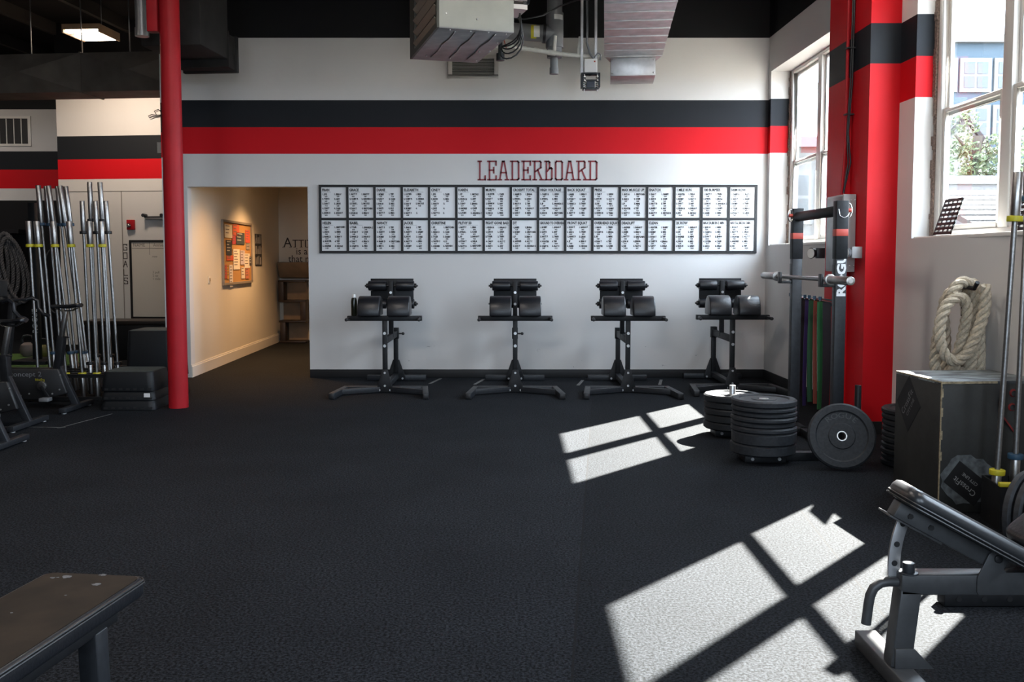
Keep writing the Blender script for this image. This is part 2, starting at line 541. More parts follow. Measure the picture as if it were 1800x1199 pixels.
# windows: two double-hung sashes side by side
def window(n, c):
    X0, X1 = 3.285, 3.36
    y0, y1 = c-1.03, c+1.03
    root = bpy.data.objects.new('window_%d' % n, None); COL.objects.link(root)
    struct(root)
    root.location = (0, c, 0)
    g = G(); h = 1.03
    zb, zt = 1.615, 3.64
    g.box(X0, X1, -h, -h+.075, zb, zt); g.box(X0, X1, h-.075, h, zb, zt)
    g.box(X0, X1, -h+.075, h-.075, zt-.04, zt); g.box(X0-.012, X1, -h+.075, h-.075, zb, zb+.035)
    g.box(X0, X1, -.06, .06, zb+.035, zt-.04)
    g.build('window_frame', M['frame'], root, bevel=.004)
    for s in (-1, 1):
        ya, yb = (-h+.075, -.06) if s < 0 else (.06, h-.075)
        for lo, (za, zc, xo) in enumerate(((zb+.035, 2.585, .0), (2.53, zt-.04, .028))):
            g = G(); w = .045
            xa, xb = X0+.012+xo, X0+.042+xo
            g.box(xa, xb, ya, ya+w, za, zc); g.box(xa, xb, yb-w, yb, za, zc)
            g.box(xa, xb, ya+w, yb-w, za, za+w); g.box(xa, xb, ya+w, yb-w, zc-w*.75, zc)
            sash = g.build('sash', M['frame'], root, bevel=.003)
            G().box(xa+.012, xa+.016, ya+w, yb-w, za+w, zc-w*.75).build('pane', M['glass'], sash)
    g = G()
    g.build  # (sill follows)
    sill = G().box(xw(c)-.004, X0, -1.09, 1.09, 1.585, 1.612).build('window_sill', M['white_trim'], root, bevel=.003)
    # ragged masonry edge left showing between plaster and frame
    g = G(); z = zb
    rnd = random.Random(n)
    while z < zt-.02:
        zz = min(z+rnd.uniform(.03, .14), zt)
        d = rnd.uniform(.004, .020)
        g.box(X0-d, X0+.03, h+.002, h+rnd.uniform(.03, .06), z, zz)
        z = zz
    g.build('masonry_edge', M['brick'], root)
    # packing behind the frame closes the gap to the wall
    g = G()
    g.box(X1-.03, 3.385, h, 1.13, 1.58, 3.67); g.box(X1-.03, 3.385, -1.13, -h, 1.58, 3.67)
    g.box(X1-.05, X1+.02, -1.12, 1.12, 3.635, 3.67); g.box(X1-.05, X1+.02, -1.12, 1.12, 1.58, 1.62)
    g.build('jamb_packing', M['frame'], root)
for i, c in enumerate((10.17, 6.32, 2.43)): window(i+1, c)
for i, (xa, xb) in enumerate(FILL_WIN):  # frames and panes for the added fill windows behind the camera
    root = bpy.data.objects.new('window_%d' % (i+4), None); COL.objects.link(root); struct(root)
    root.location = ((xa+xb)/2, -3.28, 0); h = (xb-xa)/2
    g = G(); g.box(-h, -h+.07, -.05, .05, 1.2, 3.7); g.box(h-.07, h, -.05, .05, 1.2, 3.7); g.box(-h, h, -.05, .05, 1.2, 1.27); g.box(-h, h, -.05, .05, 3.63, 3.7)
    g.box(-.04, .04, -.05, .05, 1.2, 3.7); g.box(-h, h, -.05, .05, 2.5, 2.57)
    g.build('window_frame', M['frame'], root, weld=False)
    G().box(-h+.06, h-.06, -.008, .0, 1.26, 3.64).build('pane', M['glass'], root)

# ceiling joists over the left bay, set out square to the rubber rolls
g = G()
for i, x in enumerate((-9.9, -8.7, -7.5, -6.3, -5.1)):
    g.beam((x, 8.5, CEIL-.09), (x+.097*7.8, 16.3, CEIL-.09), .07, .18)
struct(g.build('trim_2', mat('dark_joist', (.03, .028, .026), .8, spec=.2)))

# ------------------------------------------------------------------ ceiling services
# long black duct crossing the left bay, cross-broken panels
T0 = Matrix.Translation((-4.20, 12.30, 0)) @ Matrix.Rotation(-math.radians(5.5), 4, 'Z')
t = thing('air_duct', 'long black rectangular duct with cross-creased panels running left behind the red column', 'duct', (-4.20, 12.30, 3.62), -math.radians(5.5))
x = -.02; k = 0
while x > -6.2:
    w = 1.55 if k else 1.42
    x1 = x-w; z0, z1, y0, y1 = 0.0, .50, 0.0, .55
    g = G()
    cx, cz = (x+x1)/2, .25
    V = [(x1,y0,z0),(x,y0,z0),(x,y0,z1),(x1,y0,z1),(cx,y0-.13,cz)]
    g._add(V, [(0,1,4),(1,2,4),(2,3,4),(3,0,4)])
    g._add([(x1,y0,z0),(x,y0,z0),(x,y1,z0),(x1,y1,z0)], [(0,1,2,3)])
    g._add([(x1,y0,z1),(x,y0,z1),(x,y1,z1),(x1,y1,z1)], [(0,1,2,3)])
    g._add([(x1,y1,z0),(x,y1,z0),(x,y1,z1),(x1,y1,z1)], [(0,1,2,3)])
    g.box(x1-.012, x1+.012, y0-.015, y1+.01, z0-.012, z1+.012)
    g.build('duct_section', M['duct_black_lit'], t)
    x = x1; k += 1
for xx in (-.75, -1.4, -2.1, -3.3): G().cyl((xx, -.01, .5), (xx+random.uniform(-.02,.02), -.01, 1.37), .008, 6).build('hanger_rod', M['galv_dull'], t)

# black duct branch right of the column
t = thing('air_duct', 'short black duct elbow ending above the white wall right of the red column', 'duct', (-3.02, 10.55, 3.52), -math.radians(5.5))
g = G()
g.box(-.62, 0, -.06, 0, -.03, .36)
g.box(-.60, -.02, -.30, -.06, -.012, .345)
g.box(-.62, 0, -1.0, -.30, .06, 1.46)
g.build('duct_body', M['duct_black'], t, bevel=.006)
G().box(-.63, .01, -.31, -.29, -.02, .36).build('duct_flange', M['duct_black'], t)

# red column
t = thing('column', 'round red steel column standing left of the hall opening', 'column', (-3.24, 9.05, 0))
g = G(); g.cyl((0,0,0), (0,0,CEIL), .092, 40); g.build('shaft', M['red_paint'], t)
G().box(-.20, -.10, -.05, .05, 3.58, CEIL).build('bracket', M['red_paint'], t, bevel=.004)
t = thing('pipe', 'grey metal pipe hanging from the ceiling left of the red column', 'pipe', (-3.62, 9.3, 0))
g = G(); g.cyl((0,0,CEIL), (0.02,0,3.62), .058, 20); g.build('pipe_run', M['galv_dull'], t)
g = G(); g.cyl((.02,0,3.60), (.02,0,3.68), .066, 20); g.build('pipe_end', M['galv_dull'], t)

# fluorescent fixture
def fixture(loc, label, sx, sy, power, rows):
    t = thing('ceiling_light', label, 'light', loc, -math.radians(4))
    g = G()
    g.box(-sx/2, sx/2, -sy/2, sy/2, .02, .09)
    g.box(-sx/2-.02, -sx/2, -sy/2, sy/2, -.02, .09); g.box(sx/2, sx/2+.02, -sy/2, sy/2, -.02, .09)
    g.build('housing', M['shelf_tan'] if sy > .5 else M['white'], t)
    for y0, y1 in rows:
        G().box(-sx/2+.02, sx/2-.02, y0, y1, -.015, .02).build('diffuser', M['tube_light'], t, bevel=.008)
    for s in (-1, 1): G().cyl((s*sx*.3, 0, .09), (s*sx*.3, 0, CEIL-loc[2]), .006, 6).build('hanger', M['galv_dull'], t)
    d = bpy.data.lights.new('lamp_glow', 'AREA'); d.shape = 'RECTANGLE'; d.size = sx*.9; d.size_y = sy*.9
    d.energy = power; d.color = (1.0, .80, .62) if sy > .5 else (1.0, .91, .84)
    o = bpy.data.objects.new('lamp_glow', d); COL.objects.link(o); o.parent = t; o.location = (0, 0, -.03)
    return t
for k, (x, y) in enumerate(((-1.6, 5.6), (-2.7, 2.6), (1.9, 6.6), (1.9, 2.2), (-6.2, 5.5))):  # unseen fixtures added as fill light for the main room
    fixture((x, y, 4.60), ('unseen ceiling fill light added over the open floor left of the hanging heater', 'unseen ceiling fill light added behind the camera on the left', 'unseen ceiling fill light added over the squat stand side of the room', 'unseen ceiling fill light added behind the camera near the windows', 'unseen ceiling fill light added above the exercise bikes')[k], 1.24, .30, (56, 24, 14, 14, 14)[k], ((-.10, -.03), (.03, .10)))
fixture((-9.2, 14.3, 4.60), 'unseen ceiling fill light added over the far turf strip', 1.24, .30, 22, ((-.10, -.03), (.03, .10)))  # another unseen fixture, added to brighten the rear wall
fixture((-5.70, 12.95, 4.46), 'lit fluorescent ceiling light above the long black duct', .48, .56, 60, ((-.27, -.19), (-.04, .25)))

# wall vent high on the leaderboard wall
t = thing('air_vent', 'white louvred air vent high on the back wall behind the hanging heater', 'vent', (-.462, BY, 3.585))
g = G(); w, h = .30, .25
g.box(-w, w, -.018, 0, 0, .045); g.box(-w, w, -.018, 0, h-.02, h+.025)
g.box(-w, -w+.05, -.018, 0, .045, h-.02); g.box(w-.05, w, -.018, 0, .045, h-.02)
g.build('vent_frame', mat('vent_enamel', (.50, .48, .45), .5), t, bevel=.003)
G().box(-w+.05, w-.05, -.004, 0, .045, h-.02).build('vent_backing', M['black_trim'], t)
g = G()
for k in range(10):
    z = .055+k*.0175
    g.beam((-w+.05, -.010, z), (w-.05, -.010, z), .012, .005, up=(0, -.6, .8))
g.build('louvres', mat('louvre_enamel', (.35, .34, .32), .5), t)
# vent on the far rear wall
t = thing('air_vent', 'white framed vertical-slot vent on the far left rear wall', 'vent', (-8.82, 16.7, 3.42))
g = G(); w, h = .36, .52
g.box(-w, w, -.02, 0, 0, .04); g.box(-w, w, -.02, 0, h-.04, h); g.box(-w, -w+.05, -.02, 0, .04, h-.04); g.box(w-.05, w, -.02, 0, .04, h-.04)
g.build('vent_frame', M['white_trim'], t)
G().box(-w+.05, w-.05, -.004, 0, .04, h-.04).build('vent_backing', M['black_trim'], t)
g = G()
for k in range(4): g.box(-w+.155+k*.13, -w+.17+k*.13, -.016, -.004, .04, h-.04)
g.build('slats', M['white_trim'], t)

# suspended unit heater
t = thing('unit_heater', 'suspended beige unit heater with louvred side hanging below the ceiling', 'heater', (-.618, 8.11, 3.40), math.atan2(.181, .633))
W_, D_, H_ = .66, 1.33, 1.15
g = G(); g.box(0, W_, 0, .02, 0.0, H_); g.build('front_panel', M['heater'], t, bevel=.003)
g = G(); g.box(0, W_, .02, D_, 0, .02); g.box(0.0, W_, .0, .03, -.004, .012)
g.build('bottom_pan', M['galv_dull'], t, bevel=.004)
g = G()
for xx in (.16, .34, .52): g.tube([(xx, .10, -.002), (xx+.012, .35, -.002), (xx-.008, .6, -.002), (xx+.01, .85, -.002), (xx, 1.15, -.002)], .016, 8, flat=.4)
g.build('pan_rib', M['galv_dull'], t, bevel=.004)
G().box(.02, W_-.02, .02, D_-.02, .02, H_).build('cabinet', M['black_trim'], t)
G().box(W_-.02, W_, .02, D_, .02, H_).build('side_panel', M['heater'], t)
g = G(); g.box(-.02, 0, .0, .06, 0, H_); g.box(-.02, 0, D_-.25, D_, 0, H_); g.box(-.02, 0, .06, D_-.25, 0, .05)
g.build('louvre_frame', mat('dark_olive_enamel', (.06, .06, .05), .5), t)
g = G()
for k in range(10):
    z = .08+k*.105
    g.beam((-.012, .06, z), (-.012, D_-.25, z), .06, .006, up=(.75, 0, .66))
g.build('louvre_blade', mat('louvre_olive', (.22, .20, .15), .45), t)
g = G()
for p in ((.06,-.004,.12),(.33,-.004,.09),(.10,.03,-.006),(.28,.03,-.006),(.44,.03,-.006),(.60,.05,-.006),(.62,.4,-.006),(.64,.75,-.006),(.62,1.2,-.006),(.10,1.1,-.008),(.34,1.15,-.008),(.55,.8,-.008)):
    g.ball(p, .008, 8)
g.build('screw', M['bolt'], t)
# fan motor on its side
g = G(); g.cyl((W_, .22, .36), (W_+.16, .22, .36), .10, 24); g.build('motor', M['chrome'], t)
g = G(); g.cyl((W_+.16, .22, .36), (W_+.20, .22, .36), .055, 20); g.build('motor_cap', M['grey_steel'], t)
G().box(W_, W_+.14, .06, .36, .22, .26).build('motor_bracket', M['bolt'], t); G().box(W_, W_+.12, .08, .30, .48, .52).build('motor_bracket', M['bolt'], t)
for k in range(5):
    y0 = .10+.05*k; dz = -.10-.05*k
    pts = []
    for i in range(13):
        u = i/12
        pts.append((W_+.02+.12*math.sin(PI*u)+.02*k*math.sin(2*PI*u), y0+.35*u*(1-.1*k), .42*(1-u)+(-.02)*u+dz*math.sin(PI*u)))
    G().tube(pts, .007, 6).build('cable', M['blackp'], t)

# gray exhaust pipework
t = thing('exhaust_pipe', 'grey plastic exhaust pipe with a side branch in front of the back wall', 'pipe', (.437, 9.8, 0))
g = G(); g.cyl((0,0,CEIL), (0,0,3.50), .078, 28); g.build('riser', M['pvc_grey'], t)
g = G(); g.cyl((0,0,3.95), (0,0,3.60), .09, 28); g.cyl((0,0,3.74), (-.13,0,3.745), .09, 28); g.build('tee_fitting', M['pvc_grey'], t, )
g = G(); g.cyl((-.06,0,3.742), (-.85,0,3.80), .085, 28); g.build('branch', M['pvc_grey'], t)
g = G(); g.cyl((-.09,0,3.742), (-.12,0,3.744), .096, 28); g.build('clamp', M['blackp'], t)
g = G(); g.cyl((-.005,0,3.50), (-.005,0,3.36), .04, 20); g.cyl((-.005,0,3.40), (-.005,0,3.335), .046, 20); g.build('drain_cap', M['pvc_grey'], t)
def pipe_label(x0, x1, c, r, a0, a1, m, nm, axis='x'):
    g = G(); n = 8; vs = []
    for i in range(n+1):
        a = a0+(a1-a0)*i/n
        for xx in (x0, x1):
            vs.append((xx, c[1]-r*math.cos(a), c[2]+r*math.sin(a)) if axis == 'x' else (c[0]+r*math.sin(a), c[1]-r*math.cos(a), xx))
    g._add(vs, [(2*i, 2*i+1, 2*i+3, 2*i+2) for i in range(n)], True)
    return g.build(nm, m, t)
pipe_label(-.245, -.19, (0,0,3.752), .0875, -.9, .9, M['yellow'], 'warning_sticker')
pipe_label(-.215, -.155, (0,0,3.752), .0882, -.7, .7, M['white'], 'sticker')
pipe_label(3.87, 3.92, (0,0,0), .0912, -.1, 1.1, M['white'], 'sticker', 'z')

# white condensate line
t = thing('condensate_pipe', 'thin white plastic drain line with two short upright stubs below the heater', 'pipe', (0, 9.62, 0))
g = G()
g.tube([(-.30,0,3.575),(-.1,0,3.565),(.0,0,3.575),(.06,0,3.56),(.25,0,3.535),(.38,0,3.515),(.55,0,3.495),(.74,0,3.478),(.88,0,3.475)], .021, 12)
g.cyl((.425,0,3.51), (.435,0,3.68), .019, 12); g.cyl((.665,0,3.48), (.69,0,3.67), .020, 12)
g.build('pipe_run', M['pvc_white'], t)
for x0, x1, z0, z1 in ((.10,.14,3.556,3.551),(.22,.26,3.54,3.534),(.36,.44,3.519,3.508),(-.16,-.08,3.568,3.566)): G().cyl((x0,0,z0), (x1,0,z1), .027, 14).build('coupling', M['pvc_white'], t)
t = thing('gas_valve', 'dark capped drip leg with a red lever under the heater corner', 'valve', (-.117, 9.60, 0))
g = G(); g.cyl((0,0,3.75), (0,0,3.44), .022, 14); g.cyl((0,0,3.50), (0,0,3.43), .042, 16); g.build('drip_leg', M['grey_steel'], t)
g = G(); g.beam((.02,-.03,3.68), (.06,-.03,3.55), .02, .008); g.build('lever', M['red_tag'], t)

# rods and hanging operator box
t = thing('hanging_operator', 'small boxed door operator hung on two galvanised struts in front of the back wall', 'box', (.80, 9.6, 0))
for x in (-.098, .042):
    g = G(); g.box(x-.012, x+.012, -.02, .02, 3.30, CEIL); g.build('strut', M['galv'], t)
G().box(-.075, .055, -.05, .05, 3.305, 3.44).build('control_box', M['white'], t, bevel=.004)
G().box(-.065, .045, -.0515, -.05, 3.315, 3.43).build('sticker', M['panel'], t)
g = G(); g.box(.02, .035, -.053, -.0515, 3.405, 3.42); g.build('sticker_mark', M['red_tag'], t)
g = G()
g.box(-.105, .085, -.06, .06, 3.29, 3.302); g.box(-.105, -.085, -.06, .06, 3.16, 3.29); g.box(.065, .085, -.06, .06, 3.16, 3.29)
g.box(-.105, .085, -.055, -.04, 3.22, 3.235); g.box(-.09, .07, -.05, .05, 3.14, 3.155)
g.build('bracket', M['grey_steel'], t, bevel=.002)
g = G(); g.box(-.05, .03, -.045, .045, 3.155, 3.22); g.build('gearbox', mat('dark_blue_case', (.03,.04,.06), .5), t, bevel=.004)
for x in (-.075, .055):
    g = G()
    pts = [(x+.014*math.cos(a), .0+.014*math.sin(a)-.045, 3.28-.13*a/(2*PI*7)) for a in [i*2*PI/8 for i in range(57)]]
    g.tube(pts, .004, 5); g.cyl((x,-.045,3.29), (x,-.045,3.11), .005, 8); g.build('spring', M['chrome'], t)
g = G()
g.tube([(-.05,-.03,CEIL),(-.055,-.03,4.3),(-.045,-.03,3.75),(-.05,-.03,3.6),(-.02,-.03,3.50),(.02,-.03,3.44)], .012, 10)
g.tube([(.03,-.03,3.46),(.06,-.03,3.50),(.09,-.03,3.48),(.085,-.03,3.43)], .008, 8)
g.build('flex_conduit', M['pvc_grey'], t)
tag(G().tube([(-.0,9.3,3.78),(.12,9.3,3.765),(.30,9.3,3.80),(.46,9.35,3.90),(.66,9.45,3.995),(.76,9.5,4.0),(.76,9.5,5.0)], .008, 8).build('hanging_cable', M['grey_steel']),
    'thin grey cable swagging from the heater across to the hanging struts', 'cable')

# galvanised supply duct coming over the camera, with a boot at its end
dd = .0985
t = thing('air_duct', 'bright galvanised supply duct running overhead with a drop boot at its far end', 'duct', (1.011, 10.46, 3.65), -math.atan(dd))
g = G(); g.box(0, .63, -6.0, 0, 0, .42); g.build('duct_body', M['galv'], t)
g = G()
for k in range(19):
    y = -.02-k*.31
    g.beam((0, y, -.004), (.63, y, -.004), .018, .014)
g.build('standing_seam', M['galv'], t, bevel=.003)
g = G()
g._add([(0,0,0),(.63,0,0),(.56,.16,-.03),(.07,.16,-.03),(.0,0,.42),(.63,0,.42),(.56,.16,.3),(.07,.16,.3)], [(0,1,2,3),(4,7,6,5),(0,3,7,4),(1,5,6,2),(3,2,6,7)])
g.build('duct_reducer', M['galv'], t)
g = G(); g.box(.07, .56, .05, .55, -.20, .10); g.build('drop_boot', M['galv'], t, bevel=.004)
g = G()
for x in (.09, .54):
    for z in (-.17, -.03): g.ball((x, .047, z), .01, 8)
g.build('screw', M['bolt'], t)

# ------------------------------------------------------------------ lettering and boards on the back wall
# slab letters drawn as strokes in a 270-high grid
LET = {
 'L': [[(90,105),(130,105)],[(110,105),(110,355)],[(90,355),(185,355),(185,305)]],
 'E': [[(222,105),(335,105),(335,155)],[(245,105),(245,355)],[(222,355),(335,355),(335,305)],[(245,225),(303,225)],[(303,190),(303,260)]],
 'A': [[(388,345),(425,105),(447,105),(488,345)],[(362,355),(408,355)],[(462,355),(508,355)],[(402,258),(472,258)]],
 'D': [[(537,105),(632,105),(647,120),(647,340),(632,355),(537,355)],[(560,105),(560,355)]],
 'R': [[(842,105),(940,105),(952,118),(952,190),(875,245)],[(868,105),(868,355)],[(845,355),(890,355)],[(910,225),(962,345)],[(940,355),(985,355)]],
 'B': [[(1010,105),(1060,105),(1073,118),(1073,200),(1040,240)],[(1030,105),(1030,355)],[(1010,355),(1092,355),(1105,340),(1105,205),(1095,195),(1073,200)]],
 'O': [[(1170,105),(1232,105),(1247,120),(1247,340),(1232,355),(1170,355),(1157,340),(1157,120),(1170,105)]],
}
def strokes(g, lines, w, fx, fz, y, dep=.003):
    for ln in lines:
        for (xa, za), (xb, zb) in zip(ln[:-1], ln[1:]):
            p, q = Vector((fx(xa), y, fz(za))), Vector((fx(xb), y, fz(zb)))
            d = (q-p).normalized()*w*.48
            g.beam(p-d, q+d, dep, w, up=(d.z, 0, -d.x) if True else None)
t = thing('wall_lettering', 'maroon slab lettering LEADERBOARD on the white wall above the whiteboards', 'lettering', (0, BY, 0))
word = [('L',0),('E',0),('A',0),('D',0),('E',472),('R',0),('B',0),('O',0),('A',914),('R',606),('D',1075)]
kx = 1.443/212/7.826
for ch, off in word:
    g = G()
    strokes(g, LET[ch], .0195, lambda v: -.408+(v+off-85)*kx, lambda v: 2.614-(v-95)*.236/270, -.002)
    g.build('letter', M['maroon'], t, weld=False)

PEOPLE_A = ['JOE','MATT F','SAM B','DAN T','CASEY R','STEVE L','JON M','MARK D','KP','TYLER','BOBBY','LUCIEN','JP','RICK M','RYAN T','HUNTER','KEVIN M','CAM P','ANDRES','JAMES']
PEOPLE_B = ['CASSI','TIFF','GABBY','ERIN V','MEG','NICOLE','GRETCHEN','AMANDA C','MERE','AMY','DELIA','SARAH F','TRISH','JENNA','ALLY C','LEIGH']
HEADS = [['FRAN','GRACE','DIANE','ELIZABETH','CINDY','KAREN','MURPH','CROSSFIT TOTAL','HIGH VOLTAGE','BACK SQUAT','PRESS','MAX MUSCLE UP','SNATCH','1 MILE RUN','100 BURPEES','500M ROW'],
         ['HELEN','ISABEL','NANCY','JACKIE','CHRISTINE','FILTHY 50','FIGHT GONE BAD','DT','GROUND TO OVERHEAD','FRONT SQUAT','OVERHEAD SQUAT','DEADLIFT','CLEAN','2K ROW','MAX DUBS IN 2 MIN','MAX CAL BIKE IN 2 MIN']]
KNOWN = {('FRAN',0):['JOE','TOM B','DAN T','CAM P','JOHN H'], ('GRACE',0):['MATT F','CASEY R','STEVE L','DAN T','JOHN M'], ('GRACE',1):['MARY P','AMANDA C','NICOLE','GRETCHEN','ERIN V'],
         ('DIANE',0):['BOBBY','DAN T','JON M','SAM B','MATT F'], ('DIANE',1):['TIFF','CASSI','MEG','ALLI','ERIN'], ('ELIZABETH',0):['LUCIEN','CASEY R','DAN T','BOBBY','MATT F'], ('ELIZABETH',1):['ERIN','DEMMA','NICOLE','',''],
         ('CINDY',0):['JOE','JASON','MARTY','JAKE','MATT D'], ('CINDY',1):['CASSI','MEG','','',''], ('NANCY',0):['MATT F','MARTY','BOBBY','MARK D','BEN C'], ('NANCY',1):['TIFF','MERE','CASSI','GRETCHEN','MEG'],
         ('JACKIE',0):['SAM B','MARTY','JOE M','MATT F','BOBBY'], ('JACKIE',1):['TIFF','GABBY','CASSI','ERIN','AMY'], ('CHRISTINE',0):['KP','MARK D','TYLER','DAVID C','ANDRES'], ('CHRISTINE',1):['GRETCHEN','CASSI','GABBY','LP','AMANDA'],
         ('FILTHY 50',0):['MATT F','STEVE L','KP','RYAN T','MATT D'], ('FILTHY 50',1):['ERIN','CASSI','SARAH F','DELIA','GRETCHEN'], ('MURPH',0):['HUNTER','DAN T','KEVIN M','MARK D','JON M'], ('MURPH',1):['CASSI','MEG','AMY','TIFF','ERIN'],
         ('SNATCH',0):['DAN T','SAM B','MATT B','JAMES F','MATT F'], ('SNATCH',1):['GABBY','CASSI','TIFF','AMY','NICOLE G']}
t = thing('leaderboard', 'wide black-framed grid of whiteboards with handwritten scores on the back wall', 'board', (0, BY, 0))
BX0, BX1, BZ0, BZ1 = -2.303, 2.929, 1.522, 2.312
cw = (BX1-BX0)/16; zm = (BZ0+BZ1)/2
g = G(); fw = .030
for z in (BZ0, zm, BZ1): g.box(BX0-fw/2, BX1+fw/2, -.022, 0, z-fw/2, z+fw/2)
for i in range(17):
    x = BX0+i*cw
    g.box(x-fw/2, x+fw/2, -.0215, 0, BZ0, BZ1)
g.build('frame', M['black_trim'], t, weld=False)
rnd = random.Random(5)
for r in range(2):
    for c in range(16):
        x0, x1 = BX0+c*cw, BX0+(c+1)*cw
        z0, z1 = (zm, BZ1) if r == 0 else (BZ0, zm)
        pn = G().box(x0, x1, -.010, 0, z0, z1).build('whiteboard', M['panel'], t)
        hd = HEADS[r][c]
        g = G(); y = -.0115
        hs = .043; sx = min(.82, .285/(len(hd)*.026))
        g.text(hd, hs, on_back(x0+.024, y, z1-.062), sx=sx, bold=.0018)
        wl_ = min(.29, len(hd)*.026*sx/.82)
        g.box(x0+.024, x0+.024+wl_, y, y+.0004, z1-.075, z1-.0725)
        faint = hd in ('MAX CAL BIKE IN 2 MIN', '1 MILE RUN')
        for col in (0, 1):
            names = KNOWN.get((hd, col)) or rnd.sample(PEOPLE_A if col == 0 else PEOPLE_B, 5)
            base = rnd.randint(2, 9)
            for k in range(5):
                zz = z1-.108-k*.0560
                xx = x0+.024+col*.145+rnd.uniform(-.002, .004)
                nm = names[k] if k < len(names) else ''
                a = rnd.uniform(-.03, .03)
                T = on_back(xx, y, zz) @ Matrix.Rotation(a, 4, 'Z')
                g.text('%d. %s' % (k+1, nm), .0275, T, sx=.76, bold=.0019)
                if nm:
                    g.text('%d:%02d' % (base+k//2, rnd.randint(0, 59)), .023, on_back(xx+.03, y, zz-.025), sx=.8, bold=.0012)
        g.build('handwriting', M['ink'], pn, weld=False)

# side-wall things in the left bay
tw = math.atan2(-.30, 2.87)
def wall_T(x, z, d=0.0):       # frame on the slanting side wall: local x along wall, -y toward the room
    return (x, wl(x)-d, z), tw
(loc, rz) = wall_T(-5.80, 0)
t = thing('goal_board', 'tall whiteboard with black edge and GOALS beside it on the cream side wall', 'board', loc, rz)
pn = G().box(0, .95, -.012, 0, .55, 1.70).build('whiteboard', mat('cream_whiteboard', (.60, .56, .50), .35), t)
g = G(); g.box(-.02, .97, -.02, 0, 1.69, 1.725); g.box(-.02, .015, -.02, 0, .53, 1.70); g.box(.94, .97, -.02, 0, .53, 1.70); g.box(-.02, .97, -.02, 0, .53, .56)
g.build('frame', M['black_trim'], t, weld=False)
g = G()
g.box(.02, .93, -.0135, -.012, 1.595, 1.602); g.box(.30, .306, -.0135, -.012, 1.50, 1.69)
g.text('NAME', .07, on_back(.04, -.0135, 1.625)); g.text('Annie', .07, on_back(.36, -.0135, 1.625))
for k, z in enumerate((1.46, 1.22, 1.17, 1.12)): g.text(('row', '3 pull', '2 up', '1 mile')[k], .05, on_back(.34, -.0135, z))
g.build('handwriting', mat('faint_ink', (.14, .12, .11), .6), pn, weld=False)
(loc, rz) = wall_T(-5.89, 0)
t = thing('wall_lettering', 'vertical word GOALS in dark letters beside the tall whiteboard', 'lettering', loc, rz)
GL = {'G': [[(1,.8),(1,1),(0,1),(0,0),(1,0),(1,.45),(.6,.45)]], 'O': [[(0,0),(0,1),(1,1),(1,0),(0,0)]], 'A': [[(0,0),(.45,1),(.55,1),(1,0)],[(.2,.4),(.8,.4)]], 'L': [[(0,1),(0,0),(1,0)]], 'S': [[(1,.85),(1,1),(0,1),(0,.55),(1,.45),(1,0),(0,0),(0,.15)]]}
for k, ch in enumerate('GOALS'):
    g = G(); zt = 1.66-k*.128
    strokes(g, GL[ch], .011, lambda v: -.033+v*.058, lambda v: zt-.088+v*.088, -.002)
    g.build('letter', M['letter_dark'], t, weld=False)
(loc, rz) = wall_T(-5.78, 1.90)
t = thing('fire_alarm', 'small red fire alarm with round bell on the cream side wall', 'alarm', loc, rz)
G().box(-.06, .06, -.045, 0, -.02, .13).build('housing', M['red_paint'], t, bevel=.006)
g = G(); g.cyl((-.02,-.045,.045), (-.02,-.06,.045), .032, 20); g.ball((-.02,-.062,.045), .02, 12); g.build('strobe', M['chrome'], t)
(loc, rz) = wall_T(-5.42, 2.10)
t = thing('wall_bracket', 'grey steel bracket with round ends on the side wall above the red alarm', 'bracket', loc, rz)
g = G(); g.box(-.11, .16, -.06, 0, -.07, -.035); g.build('plate', M['galv_dull'], t, bevel=.003)
g = G()
for x in (-.13, .16): g.cyl((x,-.10,-.005), (x,0,-.005), .026, 16)
g.beam((-.13,-.05,-.03), (.16,-.05,-.03), .02, .02); g.build('rail', M['grey_steel'], t)
t = thing('wire_hook', 'twisted black wire loop sticking out of the wall beside the red column', 'wire', (-5.34, wl(-5.34)-.02, 2.62+.98))
G().tube([(0,0,0),(-.03,0,.05),(.03,0,.08),(.10,0,.03),(.05,0,-.02),(-.06,0,-.03),(-.10,0,-.05),(-.12,0,-.02),(-.07,0,0),(0,-.01,-.01),(.09,.02,.0)], .006, 6).build('wire', M['blackp'], t)

# ------------------------------------------------------------------ the hall
ang = math.atan2(-.0315, 1)
def hall_T(y): return (hx(y)+.001, y, 0)
t = thing('notice_board', 'cork notice board in a thin frame on the warm hall wall', 'board', hall_T(12.80), math.atan2(1, -.0315))
